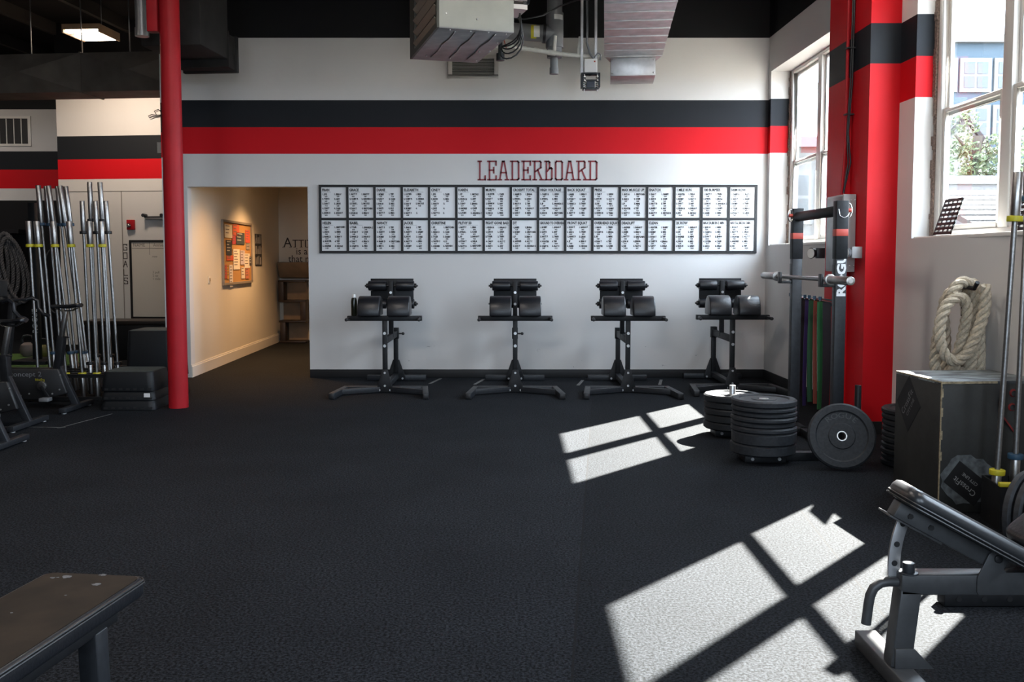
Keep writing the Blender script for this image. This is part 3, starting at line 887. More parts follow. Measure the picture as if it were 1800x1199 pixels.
# local x runs away from the camera along the wall, local -y points into the hall
BW, B0, B1 = 1.56, 1.10, 1.955
G().box(0, BW, -.012, 0, B0, B1).build('cork_panel', M['cork'], t)
g = G(); g.box(-.02, BW+.02, -.03, 0, B1-.01, B1+.02); g.box(-.02, BW+.02, -.03, 0, B0-.02, B0+.01); g.box(-.02, .01, -.03, 0, B0, B1); g.box(BW-.01, BW+.02, -.03, 0, B0, B1)
g.build('frame', mat('grey_board_frame', (.25, .22, .19), .5), t, weld=False)
papers = [ # u0,u1 (0..1 along), v0,v1 (0..1 up), colour, label
 (.06,.30,.74,.95,(.68,.62,.48),'plain cream sheet, top left of the cork board'),
 (.33,.55,.78,.97,(.55,.10,.04),'orange flyer in the top middle of the cork board'),
 (.30,.42,.64,.80,(.45,.05,.06),'small red card under the cream sheet on the cork board'),
 (.44,.74,.64,.84,(.035,.05,.06),'dark teal photo collage below the orange flyer'),
 (.78,.94,.68,.90,(.60,.08,.05),'bright red shirt-shaped flyer, top right of the cork board'),
 (.10,.28,.46,.70,(.03,.035,.045),'dark printed poster at the left of the cork board'),
 (.10,.34,.37,.45,(.55,.08,.03),'narrow orange strip under the dark poster'),
 (.33,.55,.22,.56,(.70,.64,.54),'long white printed list in the middle of the cork board'),
 (.58,.74,.30,.54,(.45,.40,.46),'pale violet leaflet right of the long white list'),
 (.72,.93,.24,.49,(.66,.60,.53),'white printed notice, lower right of the cork board'),
 (.60,.73,.06,.25,(.64,.58,.50),'small white slip at the bottom of the cork board'),
 (.76,.90,.05,.23,(.50,.16,.09),'reddish photo card, bottom right of the cork board'),
 (.90,.99,.28,.44,(.06,.05,.05),'little dark photo on the right edge of the cork board'),
 (.80,.94,.56,.67,(.30,.25,.22),'brownish snapshot below the red flyer'),
 (.04,.10,.08,.30,(.45,.07,.05),'thin red pamphlet, first in the lower left row'),
 (.11,.17,.07,.30,(.50,.25,.05),'thin orange pamphlet next to the red one'),
 (.19,.30,-.06,.30,(.66,.60,.55),'long white pamphlet hanging below the frame'),
]
for u0, u1, v0, v1, c, lb in papers:
    cx = (u0+u1)/2*BW; cz = B0+(v0+v1)/2*(B1-B0)
    q = thing('flyer', lb, 'flyer', (hx(12.80+cx)+.016+.001, 12.80+cx, cz), math.atan2(1, -.0315), 'papers pinned to the cork board')
    w, h = (u1-u0)*BW/2, (v1-v0)*(B1-B0)/2
    G().box(-w, w, -.004, 0, -h, h).build('sheet', mat('paper', c, .7), q)
    dark = sum(c) < .5
    g = G(); n = max(2, int(h*2/.045))
    for k in range(n):
        zz = h*.8-k*(1.6*h/n)
        ww = w*random.uniform(.5, .85)
        g.box(-w*.8, -w*.8+ww*1.6, -.0045, -.004, zz-.006, zz+.006)
    g.build('print', mat('print_pale' if dark else 'print_dark', (.4,.38,.35) if dark else (.14,.11,.10), .7), q)
t = thing('poster', 'narrow dark poster with pale vertical streaks right of the cork board', 'poster', hall_T(14.66), math.atan2(1, -.0315))
G().box(0, .43, -.006, 0, 1.33, 1.83).build('sheet', mat('black_poster', (.03,.028,.03), .5), t)
g = G(); rr = random.Random(3)
for row in range(3):
    for k in range(6):
        x = .03+k*.066; za = 1.35+row*.165
        g.beam((x, -.008, za), (x+rr.uniform(-.02,.03), -.008, za+rr.uniform(.08,.14)), .004, rr.uniform(.006, .016), up=(1,0,0))
g.build('print', mat('poster_streaks', (.40,.38,.36), .6), t)
t = thing('light_switch', 'white switch plate low on the hall wall beside the cork board', 'switch', hall_T(12.17), math.atan2(1, -.0315))
G().box(-.04, .04, -.008, 0, 1.12, 1.22).build('plate', M['hall'], t, bevel=.003); G().box(-.012, .012, -.016, -.008, 1.15, 1.19).build('rocker', M['shelf_tan'], t)
t = thing('wall_lettering', 'dark serif quotation lettering on the end wall of the hall', 'lettering', (-4.0, 16.4, 0))
def serif_line(body, x, z, size):
    g = G()
    g.text(body, size, on_back(x, -.003, z), sx=.92, extrude=.001)
    g.build('text_line', M['letter_dark'], t, weld=False)
serif_line('A', .02, 1.645, .24); serif_line('TTITUDE', .175, 1.645, .185)
serif_line('is a li', .235, 1.515, .17); serif_line('that ma', .10, 1.385, .17)
# slab feet on the capitals
g = G()
for x in (.02, .14, .215, .325, .42, .475): g.box(x-.02, x+.025, -.004, -.002, 1.640, 1.648)
g.build('serif', M['letter_dark'], t)
t = thing('wall_shelf', 'tan bracket shelf on the hall end wall under the quotation', 'shelf', (-4.02, 16.4, 0))
g = G(); g.prism([(0,0),(-.30,.0),(-.30,-.03),(-.16,-.27),(0,-.29)], 0, 1.35, Matrix(((0,0,1,0),(1,0,0,0),(0,1,0,1.385),(0,0,0,1)))); g.build('board', M['shelf_tan'], t, bevel=.006)
t = thing('zigzag_shelf', 'dark wooden zigzag bookshelf standing at the end of the hall', 'shelf', (-3.99, 16.02, 0))
for z in (.02, .37, .72, 1.06): G().box(0, .46, 0, .28, z-.015, z+.015).build('shelf_board', M['wood'], t, bevel=.002)
for x, z0, z1 in ((0,.735,1.045),(.37,.385,.705),(.02,.035,.355)): G().box(x, x+.09, 0, .28, z0, z1).build('upright', M['wood'], t, bevel=.002)
G().box(.02, .44, .27, .28, .035, 1.045).build('back_panel', M['shelf_tan'], t)
t = thing('downlight', 'warm recessed ceiling lamp near the far end of the hall', 'light', (-3.2, 13.9, 2.715))
g = G(); g.lathe([(.075,0),(.10,-.006),(.10,.004)], 24); g.build('rim', M['white_trim'], t)
G().cyl((0,0,-.001), (0,0,.003), .075, 24).build('lens', M['can_light'], t)
for (dx, dy, pw) in ((0, 0, 260), (.3, -2.4, 150)):
    if dy:
        t = thing('downlight', 'warm recessed ceiling lamp just inside the hall opening', 'light', (-3.05, 11.9, 2.715))
        g = G(); g.lathe([(.075,0),(.10,-.006),(.10,.004)], 24); g.build('rim', M['white_trim'], t)
        G().cyl((0,0,-.001), (0,0,.003), .075, 24).build('lens', M['can_light'], t)
    d = bpy.data.lights.new('lamp_glow', 'SPOT'); d.energy = pw; d.color = (1.0, .55, .235); d.spot_size = 2.15; d.spot_blend = .9; d.shadow_soft_size = .08
    o = bpy.data.objects.new('lamp_glow', d); COL.objects.link(o); o.parent = t; o.location = (0, 0, -.03)

# ------------------------------------------------------------------ glute-ham benches along the back wall
def make_ghd():
    t = thing('glute_ham_bench', '', 'exercise bench')
    S, V = M['black_steel'], M['vinyl']
    def part(name, fn, m=S, bevel=.003, par=None):
        g = G(); fn(g); return g.build(name, m, par or t, bevel=bevel)
    part('front_crossbar', lambda g: g.box(-.44, .44, .02, .08, .002, .062), M['grey_steel'])
    for s in (-1, 1):
        f = part('foot', lambda g: g.beam((s*.425, .08, .032), (s*.485, -.50, .032), .06, .06), M['grey_steel'])
        part('end_cap', lambda g: g.beam((s*.4853, -.50, .032), (s*.486, -.508, .032), .052, .052), M['blackp'], par=f)
        part('brace', lambda g: g.beam((s*.06, .0, .034), (s*.455, -.20, .034), .04, .056), M['grey_steel'])
    gp = [(-.085,.004),(.085,.004),(.085,.05),(.03,.25),(-.03,.25),(-.085,.05)]
    for y in (-.008, .985):
        w = 1.0 if y < 0 else 1.25
        p = part('gusset_plate', lambda g: g.prism([(a*w, b) for a, b in gp], 0, .008, Matrix.Translation((0, y+.004, 0)) @ RX90), bevel=.002)
        for bx, bz in ((0,.075),(-.06*w,.028),(.06*w,.028),(0,.215)):
            part('bolt', lambda g: g.cyl((bx, y-.006, bz), (bx, y-.014, bz), .012, 10), M['bolt'], 0, p)
    part('rear_crossbar', lambda g: g.box(-.35, .35, 1.0, 1.06, .002, .062), M['grey_steel'])
    part('spine_tube', lambda g: g.box(-.03, .03, .03, .98, .03, .09), M['grey_steel'])
    p = part('front_post', lambda g: g.box(-.025, .025, .0, .05, .03, .785))
    for z in (.64, .505):
        part('bolt', lambda g: g.cyl((0, 0, z), (0, -.010, z), .016, 12), M['bolt'], 0, p)
    p = part('rear_post', lambda g: g.box(-.026, .026, .955, 1.005, .05, .56))
    part('sleeve', lambda g: g.box(-.034, .034, .945, 1.015, .50, .63), par=p)
    part('adjust_knob', lambda g: (g.cyl((.034,.98,.56), (.075,.98,.56), .008, 8), g.ball((.085,.98,.56), .018, 10)), M['blackp'], 0, p)
    part('slide_beam', lambda g: g.box(-.022, .022, .05, .95, .525, .595))
    p = part('foot_stem', lambda g: g.box(-.025, .025, .54, .59, .55, 1.19))
    for z in (1.06, .93):
        part('bolt', lambda g: g.cyl((0, .54, z), (0, .53, z), .015, 12), M['bolt'], 0, p)
    part('foot_plate', lambda g: g.box(-.245, .245, .665, .675, .88, 1.215))
    for z in (1.135, .93):
        a = part('roller_axle', lambda g: g.cyl((-.30, .60, z), (.30, .60, z), .011, 12), M['blackp'], 0)
        for s in (-1, 1):
            part('roller', lambda g: g.cyl((s*.055, .60, z), (s*.26, .60, z), .056, 24), V, .008)
            part('collar', lambda g: g.cyl((s*.262, .60, z), (s*.285, .60, z), .026, 14), M['blackp'], .002, a)
    part('pad_bar', lambda g: g.box(-.40, .40, -.005, .055, .775, .828))
    for s in (-1, 1):
        part('handle', lambda g: g.cyl((s*.375, -.005, .80), (s*.385, -.15, .795), .018, 14), M['blackp'], .003)
        def pad(g):
            n = 14
            prof = [(.035+.155*math.cos(PI*i/n), .83+.212*math.sin(PI*i/n)**.8) for i in range(n+1)]
            T = Matrix(((0,0,1,0),(1,0,0,0),(0,1,0,0),(0,0,0,1)))
            g.prism(prof, s*.04, s*.275, T)
        part('thigh_pad', pad, V, .012)
    return t
ghd = make_ghd()
for i, (x, lb) in enumerate(((-1.37, 'black glute-ham bench nearest the hall opening, a bottle on its bar'), (.035, 'second black glute-ham bench from the hall opening, below the board lettering'),
                             (1.25, 'third black glute-ham bench, left of the one in the corner'), (2.42, 'black glute-ham bench in the corner beside the squat stand'))):
    if i == 0: ghd.location = (x, 10.06, 0); ghd['label'] = lb; ghd['group'] = 'glute-ham benches along the back wall'
    else: dup(ghd, lb, (x, 10.06 if i < 3 else 10.25, 0), 0.0, 'glute-ham benches along the back wall')
t = thing('bottle', 'dark bottle with clear cap on the leftmost bench bar', 'bottle', (-1.37-.33, 10.09, .828))
g = G(); g.lathe([(0.0005,0),(.028,0),(.032,.01),(.032,.16),(.026,.19),(.02,.195),(.0005,.196)], 20); g.build('body', mat('dark_bottle', (.012,.014,.008), .2), t)
g = G(); g.lathe([(.0005,.235),(.016,.23),(.019,.196)], 16); g.build('cap', M['white'], t)

# ------------------------------------------------------------------ plates
def plate_mesh(g, R=.225, th=.06, T=None):
    h = th/2
    prof = [(.034,-h*.8),(.085,-h*.8),(.09,-h*.62),(R*.74,-h*.62),(R*.78,-h),(R-.012,-h),(R,-h+.010),(R,h-.010),(R-.012,h),(R*.78,h),(R*.74,h*.62),(.09,h*.62),(.085,h*.8),(.034,h*.8)]
    g.lathe(prof, 56, T, closed=False)
def plate(name_label, loc, th, R=.225, m='rubber', group=None, rot=None, lettering=False):
    t = thing('weight_plate', name_label, 'weight plate', loc, 0, group)
    if rot is not None:
        t.rotation_euler = rot.to_euler()
    g = G(); plate_mesh(g, R, th); g.build('disc', M[m], t)
    g = G(); h = th/2*.86
    g.lathe([(.027,-h),(.034,-h),(.034,h),(.027,h)], 32, closed=True); g.build('hub_ring', M['hubring'], t)
    if lettering:
        g = G()
        for k, ch in enumerate('ROGUE'):
            a = math.radians(128-k*19)
            T = Matrix.Translation((.125*math.cos(a), .125*math.sin(a), th/2*.62+.0005)) @ Matrix.Rotation(a-PI/2, 4, 'Z')
            g.text(ch, .05, T, align='CENTER', sx=1.3)
        g.build('raised_lettering', mat('raised_rubber_lettering', (.040,.042,.046), .5), t, weld=False)
    return t
M['hubring'] = mat('hub_steel', (.62,.60,.57), .35, metal=.8)
def stack(x, y, z, ths, label, group, R=.228, m='rubber'):
    for k, th in enumerate(ths):
        pos = 'topmost of' if k == len(ths)-1 else ('bottom of' if k == 0 else ('number %d from the bottom of' % (k+1)))
        j = random.Random(int(x*100)+k)
        plate('black bumper plate, %s the stack %s' % (pos, label), (x+j.uniform(-.006,.006), y+j.uniform(-.006,.006), z+th/2), th, R+j.uniform(-.003, .003), m, group)
        z += th
    return z
stack(1.80, 6.65, .062, [.075,.085,.038,.036,.036,.036,.034,.048], 'nearest the room', 'plates stacked on the near foot of the squat stand', m='worn')
stack(1.805, 7.62, .062, [.06,.06,.05,.055,.055], 'behind, lit by the sun', 'plates stacked on the far foot of the squat stand')
stack(2.82, 6.50, .002, [.04]*10, 'beside the wooden box', 'thin plates stacked between pillar and box', R=.222)
Rt = Matrix.Rotation(math.radians(-9), 4, 'Z') @ Matrix.Rotation(PI/2-math.radians(15), 4, 'X')
plate('black bumper plate standing on edge, leaning in front of the squat stand', (2.255, 6.36, .228), .055, .225, 'worn', None, Rt, True)

# ------------------------------------------------------------------ squat stand
t = thing('squat_stand', 'black squat stand with two uprights, top crossbar and red bands', 'squat stand', (2.387, 7.375, 0))
HY = .525
def part(name, fn, m=M['black_steel'], bevel=.003, par=None, **k):
    g = G(); fn(g); return g.build(name, m, par or t, bevel=bevel, **k)
for s in (-1, 1):
    y = s*HY
    u = part('upright', lambda g: g.box(-.040, .040, y-.036, y+.036, .06, 1.45), M['grey_steel'])
    up = part('upper_sleeve', lambda g: g.box(-.043, .043, y-.040, y+.040, 1.44, 1.86), M['black_steel'], par=u)
    part('red_band', lambda g: g.box(-.0438, .0438, y-.0408, y+.0408, 1.605, 1.655), M['red_tag'], .001, par=u)
    part('hole_strip', lambda g: [g.cyl((-.0408, y, z), (-.0395, y, z), .009, 10) for z in [.2+.1*i for i in range(12)]], M['blackp'], 0, par=u)
    part('j_cup', lambda g: (g.box(-.13, -.033, y-.03, y+.03, 1.235, 1.258), g.box(-.145, -.125, y-.03, y+.03, 1.235, 1.33), g.box(-.045, -.033, y-.034, y+.034, 1.235, 1.40)), M['blackp'])
    part('base_foot', lambda g: g.box(-.72, .12, (-.725 if s < 0 else .245)-.035, (-.725 if s < 0 else .245)+.035, .002, .062))
    part('storage_peg', lambda g: g.cyl((-.585, -.725 if s < 0 else .245, .06), (-.585, -.725 if s < 0 else .245, .44 if s < 0 else .41), .025, 20), M['bolt'], .003)
    fp = part('foot_plate', lambda g: g.box(-.74, -.45, (-.725 if s < 0 else .245)-.10, (-.725 if s < 0 else .245)+.10, .002, .05))
    for bx in (-.69, -.50):
        part('bolt', lambda g: g.cyl((bx, (-.725 if s < 0 else .245)-.10, .03), (bx, (-.725 if s < 0 else .245)-.112, .03), .012, 10), M['bolt'], 0, fp)
    part('hitch_pin', lambda g: (g.tube([(0.05+.022*math.cos(a), y-.04*0-.02, 1.79+.05*math.sin(a)) if s < 0 else (-.06+.022*math.cos(a), y-.02, 1.80+.05*math.sin(a)) for a in [2*PI*i/20 for i in range(20)]], .005, 8, closed=True)), M['chrome'], 0)
    part('pin_handle', lambda g: g.cyl((.036, y-.02, 1.79), (.07, y-.02, 1.79), .014, 12) if s < 0 else g.cyl((-.036, y-.02, 1.80), (-.075, y-.02, 1.80), .014, 12), M['red_tag'], .002)
part('side_rail', lambda g: g.box(-.033, .033, -.76, .56, .002, .062))
part('top_crossbar', lambda g: g.cyl((0, -HY+.03, 1.79), (0, HY-.03, 1.79), .04, 24), M['black_steel'])
part('front_peg', lambda g: g.cyl((.03, -.865, .0), (.03, -.865, .56), .022, 16))
part('peg_arm', lambda g: g.box(0.0, .06, -.90, -.74, .002, .062))
part('lanyard', lambda g: g.tube([(-.03,-HY-.042,1.80),(-.02,-HY-.045,1.75),(.01,-HY-.047,1.735),(.035,-HY-.045,1.75),(.05,-HY-.03,1.77)], .003, 6), M['chrome'], 0)
# lettering climbs the near upright, its last letters tucked behind the upper sleeve
g = G()
T = Matrix.Translation((.030, -HY-.0370, 1.165)) @ RX90 @ Matrix.Rotation(PI/2, 4, 'Z')
g.text('ROGU', .085, T, sx=1.32, space=.98, extrude=.0004, bold=.0035)
g.build('lettering', M['letter_white'], t, weld=False)

def barbell_parts(t, L, sl, cc, sleeve_r=.025, shaft_r=.0145, collar=None, y_axis=False):
    d = (lambda z: (0, z, 0)) if y_axis else (lambda z: (0, 0, z))
    g = G(); g.cyl(d(-L/2+sl), d(L/2-sl), shaft_r, 16); g.build('shaft', M['bar'], t)
    for s in (-1, 1):
        g = G(); g.cyl(d(s*(L/2-sl)), d(s*L/2), sleeve_r, 20); b = g.build('sleeve', M['sleeve'], t, bevel=.002)
        g = G(); g.cyl(d(s*(L/2-sl-.012)), d(s*(L/2-sl+.018)), .040, 24); g.build('collar', M[cc], t, bevel=.003)
        if y_axis:
            g = G(); g.cyl(d(s*L/2), d(s*(L/2+.003)), .016, 16); g.build('end_cap', M['bolt'], b)
t = thing('barbell', 'steel barbell resting across the cups of the squat stand', 'barbell', (2.292, 7.455, 1.29))
barbell_parts(t, 2.2, .42, 'sleeve', sleeve_r=.030, shaft_r=.016, y_axis=True)

# bands on pegs behind the stand
t = thing('band_rack', 'row of capped pegs on the pillar holding the stretch bands', 'rack', (2.80, 8.35, 1.05))
g = G(); g.box(.02, .045, -.30, .85, -.03, .03); g.build('rail', M['black_steel'], t, bevel=.003)
PEGS = [.75, .58, .44, .30, .17, .02, -.13]
for k, y in enumerate(PEGS):
    p = G().cyl((.03, y, 0), (-.10, y, .03), .011, 12).build('peg', M['chrome'], t)
    g = G(); g.cyl((-.10, y, .028), (-.10, y, .060), .014, 12); g.build('cap', M['blue'], p)
bands = [((.30,.02,.08),'crimson',.035),((.02,.02,.025),'black',.05),((.05,.03,.14),'purple',.035),((.02,.09,.04),'dark green',.045),((.24,.05,.03),'rust red',.03),((.03,.17,.06),'bright green',.06),((.015,.016,.02),'black',.07)]
for k, ((c, nm, w), y) in enumerate(zip(bands, PEGS)):
    t2 = thing('stretch_band', '%s rubber band loop hanging behind the squat stand%s' % (nm, '' if nm != 'black' else (', second from the wall' if k == 1 else ', nearest the pillar front')), 'stretch band', (2.745, 8.35+y, 1.06), 0, 'stretch bands on the pegs')
    g = G(); pts = []
    rr = random.Random(k); L = rr.uniform(.92, 1.0); tw_ = rr.uniform(-.5, .5)
    n = 22; ring = []
    for i in range(n+1):
        u = i/n; z = -L*u
        ring.append((.015+.012*math.sin(3*u+k), .02*math.sin(2.3*u+k)-.012*u, z, tw_*u))
    for side in (-1, 1):
        vs = []
        for (a, b, z, q) in ring:
            off = side*(.010+.018*math.sin(PI*min(1, -z/L)))
            for e in (-1, 1):
                for th in (-1, 1):
                    vs.append((a+off*.4+e*w/2*math.cos(q*.5), b+off+th*.002+e*w/2*math.sin(q), z))
        fs = []
        for i in range(n):
            o = 4*i
            fs += [(o,o+2,o+6,o+4),(o+1,o+5,o+7,o+3),(o,o+4,o+5,o+1),(o+2,o+3,o+7,o+6)]
        g._add(vs, fs, True)
    g.build('band', mat('band_rubber', c, .6), t2)

# ------------------------------------------------------------------ pillar fittings
t = thing('conduit', 'thin red conduit running down the pillar face to the steel panel', 'conduit', (2.84, 8.04, 0))
g = G(); g.tube([(-.012,0,CEIL),(-.012,0,3.2),(-.012,0,2.45),(-.02,.0,2.25),(-.03,.02,1.97)], .014, 10); g.build('pipe', M['red_paint'], t)
g = G()
for k in range(2):
    g.tube([(.012+.014*k,-.03,CEIL),(.012+.014*k,-.03,3.6),(.004+.016*k,-.035,2.9),(-.012+.01*k,-.03,2.5),(.0+.02*k,-.04,2.25),(-.02,-.0,2.0)], .007, 8)
g.build('cable', M['blackp'], t)
g = G()
for z in (3.75, 3.2, 2.65): g.box(-.03, .04, -.045, .018, z, z+.012)
g.build('clip', M['blackp'], t)
t = thing('electrical_box', 'flat steel electrical enclosure on the pillar behind the squat stand', 'panel', (2.775, 7.9, 1.33))
G().box(0, .105, 0, .42, 0, .65).build('enclosure', M['pale_grey'], t, bevel=.004)
G().box(-.006, 0, .015, .405, .015, .635).build('cover', M['galv_dull'], t, bevel=.002)
g = G()
for z in (.05, .60):
    for x in (.06, .095): g.ball((x, -.002, z), .008, 8)
g.build('screw', M['bolt'], t)
def lamp_head(loc, label, s):
    t = thing('spot_lamp', label, 'lamp', loc)
    G().box(0 if s > 0 else -.075, .085 if s > 0 else 0, -.03, .02, -.045, .05).build('junction_box', M['pale_grey'] if s > 0 else M['grey_steel'], t, bevel=.004)
    g = G(); x = -.012 if s > 0 else -.085
    g.cyl((x+.0, .01, 0), (x-.035, -.005, 0), .035, 20, .050); g.build('lamp_shell', M['grey_steel'] if s < 0 else M['pvc_grey'], t)
    g = G(); g.cyl((x-.036, -.005, 0), (x-.040, -.007, 0), .044, 20); g.build('lens', M['white'], t)
lamp_head((2.80, 7.78, 1.49), 'small lamp head on a pale box on the pillar right of the squat stand', 1)
lamp_head((2.845, 8.58, 1.49), 'small dark lamp head on the far edge of the pillar', -1)

# ------------------------------------------------------------------ plyo box, ropes and storage at the right wall
def plywood_mat():
    m, t, p = new_mat('painted_plywood')
    tc = t.nodes.new('ShaderNodeTexCoord')
    n = t.nodes.new('ShaderNodeTexNoise'); n.inputs['Scale'].default_value = 5; n.inputs['Detail'].default_value = 9; n.inputs['Roughness'].default_value = .7
    t.links.new(tc.outputs['Object'], n.inputs['Vector'])
    r = t.nodes.new('ShaderNodeValToRGB'); e = r.color_ramp.elements
    e[0].position, e[0].color = .35, (.014,.014,.013,1)
    e[1].position, e[1].color = .85, (.038,.039,.036,1)
    t.links.new(n.outputs['Fac'], r.inputs['Fac']); t.links.new(r.outputs['Color'], p.inputs['Base Color'])
    p.inputs['Roughness'].default_value = .6
    return m
M['ply'] = plywood_mat()
def worn_top():
    m, t, p = new_mat('worn_painted_top')
    tc = t.nodes.new('ShaderNodeTexCoord')
    mp = t.nodes.new('ShaderNodeMapping'); mp.inputs['Scale'].default_value = (3, 9, 1)
    n = t.nodes.new('ShaderNodeTexNoise'); n.inputs['Scale'].default_value = 2; n.inputs['Detail'].default_value = 8
    t.links.new(tc.outputs['Object'], mp.inputs[0]); t.links.new(mp.outputs[0], n.inputs['Vector'])
    r = t.nodes.new('ShaderNodeValToRGB'); e = r.color_ramp.elements
    e[0].position, e[0].color = .42, (.03,.035,.04,1)
    e[1].position, e[1].color = .58, (.20,.23,.23,1)
    t.links.new(n.outputs['Fac'], r.inputs['Fac']); t.links.new(r.outputs['Color'], p.inputs['Base Color'])
    p.inputs['Roughness'].default_value = .5
    return m
M['raw_edge'] = mat('raw_plywood_edge', (.30,.24,.15), .7, var=.5, scale=40)
t = thing('jump_box', 'big dark plywood jump box with sprayed logos below the rope coil', 'box', (2.42, 5.25, 0), math.radians(5))
BWX, BWY, BH = .61, .52, .75
G().box(0, BWX, 0, .018, .0, BH-.018).build('front_panel', M['ply'], t, bevel=.0015)
G().box(0, .018, .018, BWY, .0, BH-.018).build('side_panel', M['ply'], t, bevel=.0015)
G().box(BWX-.018, BWX, .018, BWY, .0, BH-.018).build('side_panel', M['ply'], t, bevel=.0015)
G().box(.018, BWX-.018, BWY-.018, BWY, .0, BH-.018).build('back_panel', M['ply'], t, bevel=.0015)
G().box(0, BWX, 0, BWY, BH-.018, BH).build('top_panel', worn_top(), t, bevel=.0015)
g = G()
g.box(-.0015, .004, -.0015, .006, .01, BH); g.box(.004, .33, -.0015, .003, BH-.014, BH-.001); g.box(-.0015, .003, .004, BWY, BH-.008, BH+.0005)
for z in (.30, .42, .55, .66): g.box(.004, .012, -.0012, .002, z, z+.05)
g.build('worn_edge', M['raw_edge'], t, weld=False)
# sprayed diamond logos: pale overspray, black diamond, lettering
M['spray'] = mat('grey_spray', (.10,.11,.115), .7, var=.5, scale=25)
M['logo_black'] = mat('logo_black', (.008,.008,.009), .6)
def logo(T, s, nm, flip):
    g = G(); n = 26; pr = []
    for k in range(n):
        a = 2*PI*k/n; r = (.80+.16*random.random())*s
        pr.append((r*math.cos(a)*.95, r*math.sin(a)*.85+.10*s))
    g.prism(pr, 0, .0006, T); sp = g.build('overspray', M['spray'], t)
    g = G(); g.prism([(-s*.62,-s*.40),(s*.62,-s*.40),(s*.62,s*.40),(-s*.62,s*.40)], .0006, .0012, T @ Matrix.Rotation(math.radians(-38), 4, 'Z')); d = g.build('logo_diamond', M['logo_black'], t)
    g = G(); R2 = T @ Matrix.Translation((0,0,.0016)) @ Matrix.Rotation(math.radians(142 if flip else 38), 4, 'Z')
    g.text('CrossFit', .25*s, R2 @ Matrix.Translation((0, .03*s if flip else 0, 0)), align='CENTER', extrude=.0004)
    g.text('CITY LINE', .135*s, R2 @ Matrix.Translation((0, -.20*s, 0)), align='CENTER', extrude=.0004)
    g.build('logo_lettering', mat('stencil_grey', (.32,.32,.32), .6), d, weld=False)
def clip_T(x, z): return Matrix.Translation((x, -.0005, z)) @ RX90
logo(clip_T(.165, .165), .19, 'logo', True)
SIDE = Matrix(((0,0,-1,-.0005),(-1,0,0,.36),(0,1,0,.57),(0,0,0,1)))
g = G(); g.prism([(-.14,0),(0,-.17),(.14,0),(0,.17)], 0, .001, SIDE); d = g.build('logo_diamond', M['logo_black'], t)
g = G(); g.text('CrossFit', .055, SIDE @ Matrix.Translation((0,0,.0015)) @ Matrix.Rotation(math.radians(55), 4, 'Z'), align='CENTER'); g.text('CITY LINE', .03, SIDE @ Matrix.Translation((0,0,.0015)) @ Matrix.Rotation(math.radians(55), 4, 'Z') @ Matrix.Translation((0,-.04,0)), align='CENTER')
g.build('logo_lettering', mat('stencil_faint', (.16,.16,.16), .6), d, weld=False)
# red and teal paint marks at the right of the front
M['spray_red'] = mat('red_spray', (.26,.02,.02), .6, var=.5, scale=18)
g = G()
g.tube([(.36,-.001,.70),(.345,-.001,.62),(.37,-.001,.55),(.41,-.001,.50),(.44,-.001,.46)], .02, 8, flat=.06)
for x, z in ((.425,.68),(.42,.60)): g.tube([(x+.022*math.cos(a), -.001, z+.022*math.sin(a)) for a in [2*PI*i/14 for i in range(14)]], .011, 6, closed=True, flat=.1)
g.build('paint_mark', M['spray_red'], t)

# thick coiled climbing rope on a hook
t = thing('climbing_rope', 'thick pale twisted rope coiled on the hook above the jump box', 'rope', (2.925, 6.27, .98))
g = G()
def twisted(g, pts, R=.038, pitch=.17, ns=7):
    P = [Vector(p) for p in pts]
    # resample
    d = [0]
    for a, b in zip(P[:-1], P[1:]): d.append(d[-1]+(b-a).length)
    L = d[-1]; N = int(L/.012); out = []; j = 0
    for i in range(N+1):
        s = L*i/N
        while j < len(d)-2 and d[j+1] < s: j += 1
        u = (s-d[j])/max(1e-9, d[j+1]-d[j]); out.append(P[j].lerp(P[j+1], u))
    a = None; cen = []
    for i in range(N+1):
        tg = (out[min(i+1,N)]-out[max(i-1,0)]).normalized()
        a = (tg.orthogonal() if a is None else a-tg*a.dot(tg)).normalized()
        cen.append((out[i], a.copy(), tg.cross(a)))
    for k in range(3):
        pts2 = []
        for i, (c, a_, b_) in enumerate(cen):
            ph = 2*PI*(L*i/N/pitch + k/3)
            pts2.append(c + (a_*math.cos(ph)+b_*math.sin(ph))*R*.53)
        g.tube(pts2, R*.49, ns)
def loop_pts(cx, cy, cz, a, b, yaw, roll, n=40, t0=0, t1=2*PI):
    out = []
    for i in range(n+1):
        th = t0+(t1-t0)*i/n
        u, v = a*math.cos(th), b*math.sin(th)
        u, v = u*math.cos(roll)-v*math.sin(roll), u*math.sin(roll)+v*math.cos(roll)
        out.append((cx+u*math.cos(yaw), cy+u*math.sin(yaw), cz+v))
    return out
def smooth(pts, k=6):
    P = [Vector(p) for p in pts]; out = []
    for i in range(len(P)-1):
        p0, p1, p2, p3 = P[max(i-1,0)], P[i], P[i+1], P[min(i+2,len(P)-1)]
        for j in range(k):
            u = j/k
            out.append(.5*((2*p1)+(p2-p0)*u+(2*p0-5*p1+4*p2-p3)*u*u+(3*p1-p0-3*p2+p3)*u**3))
    return out+[P[-1]]
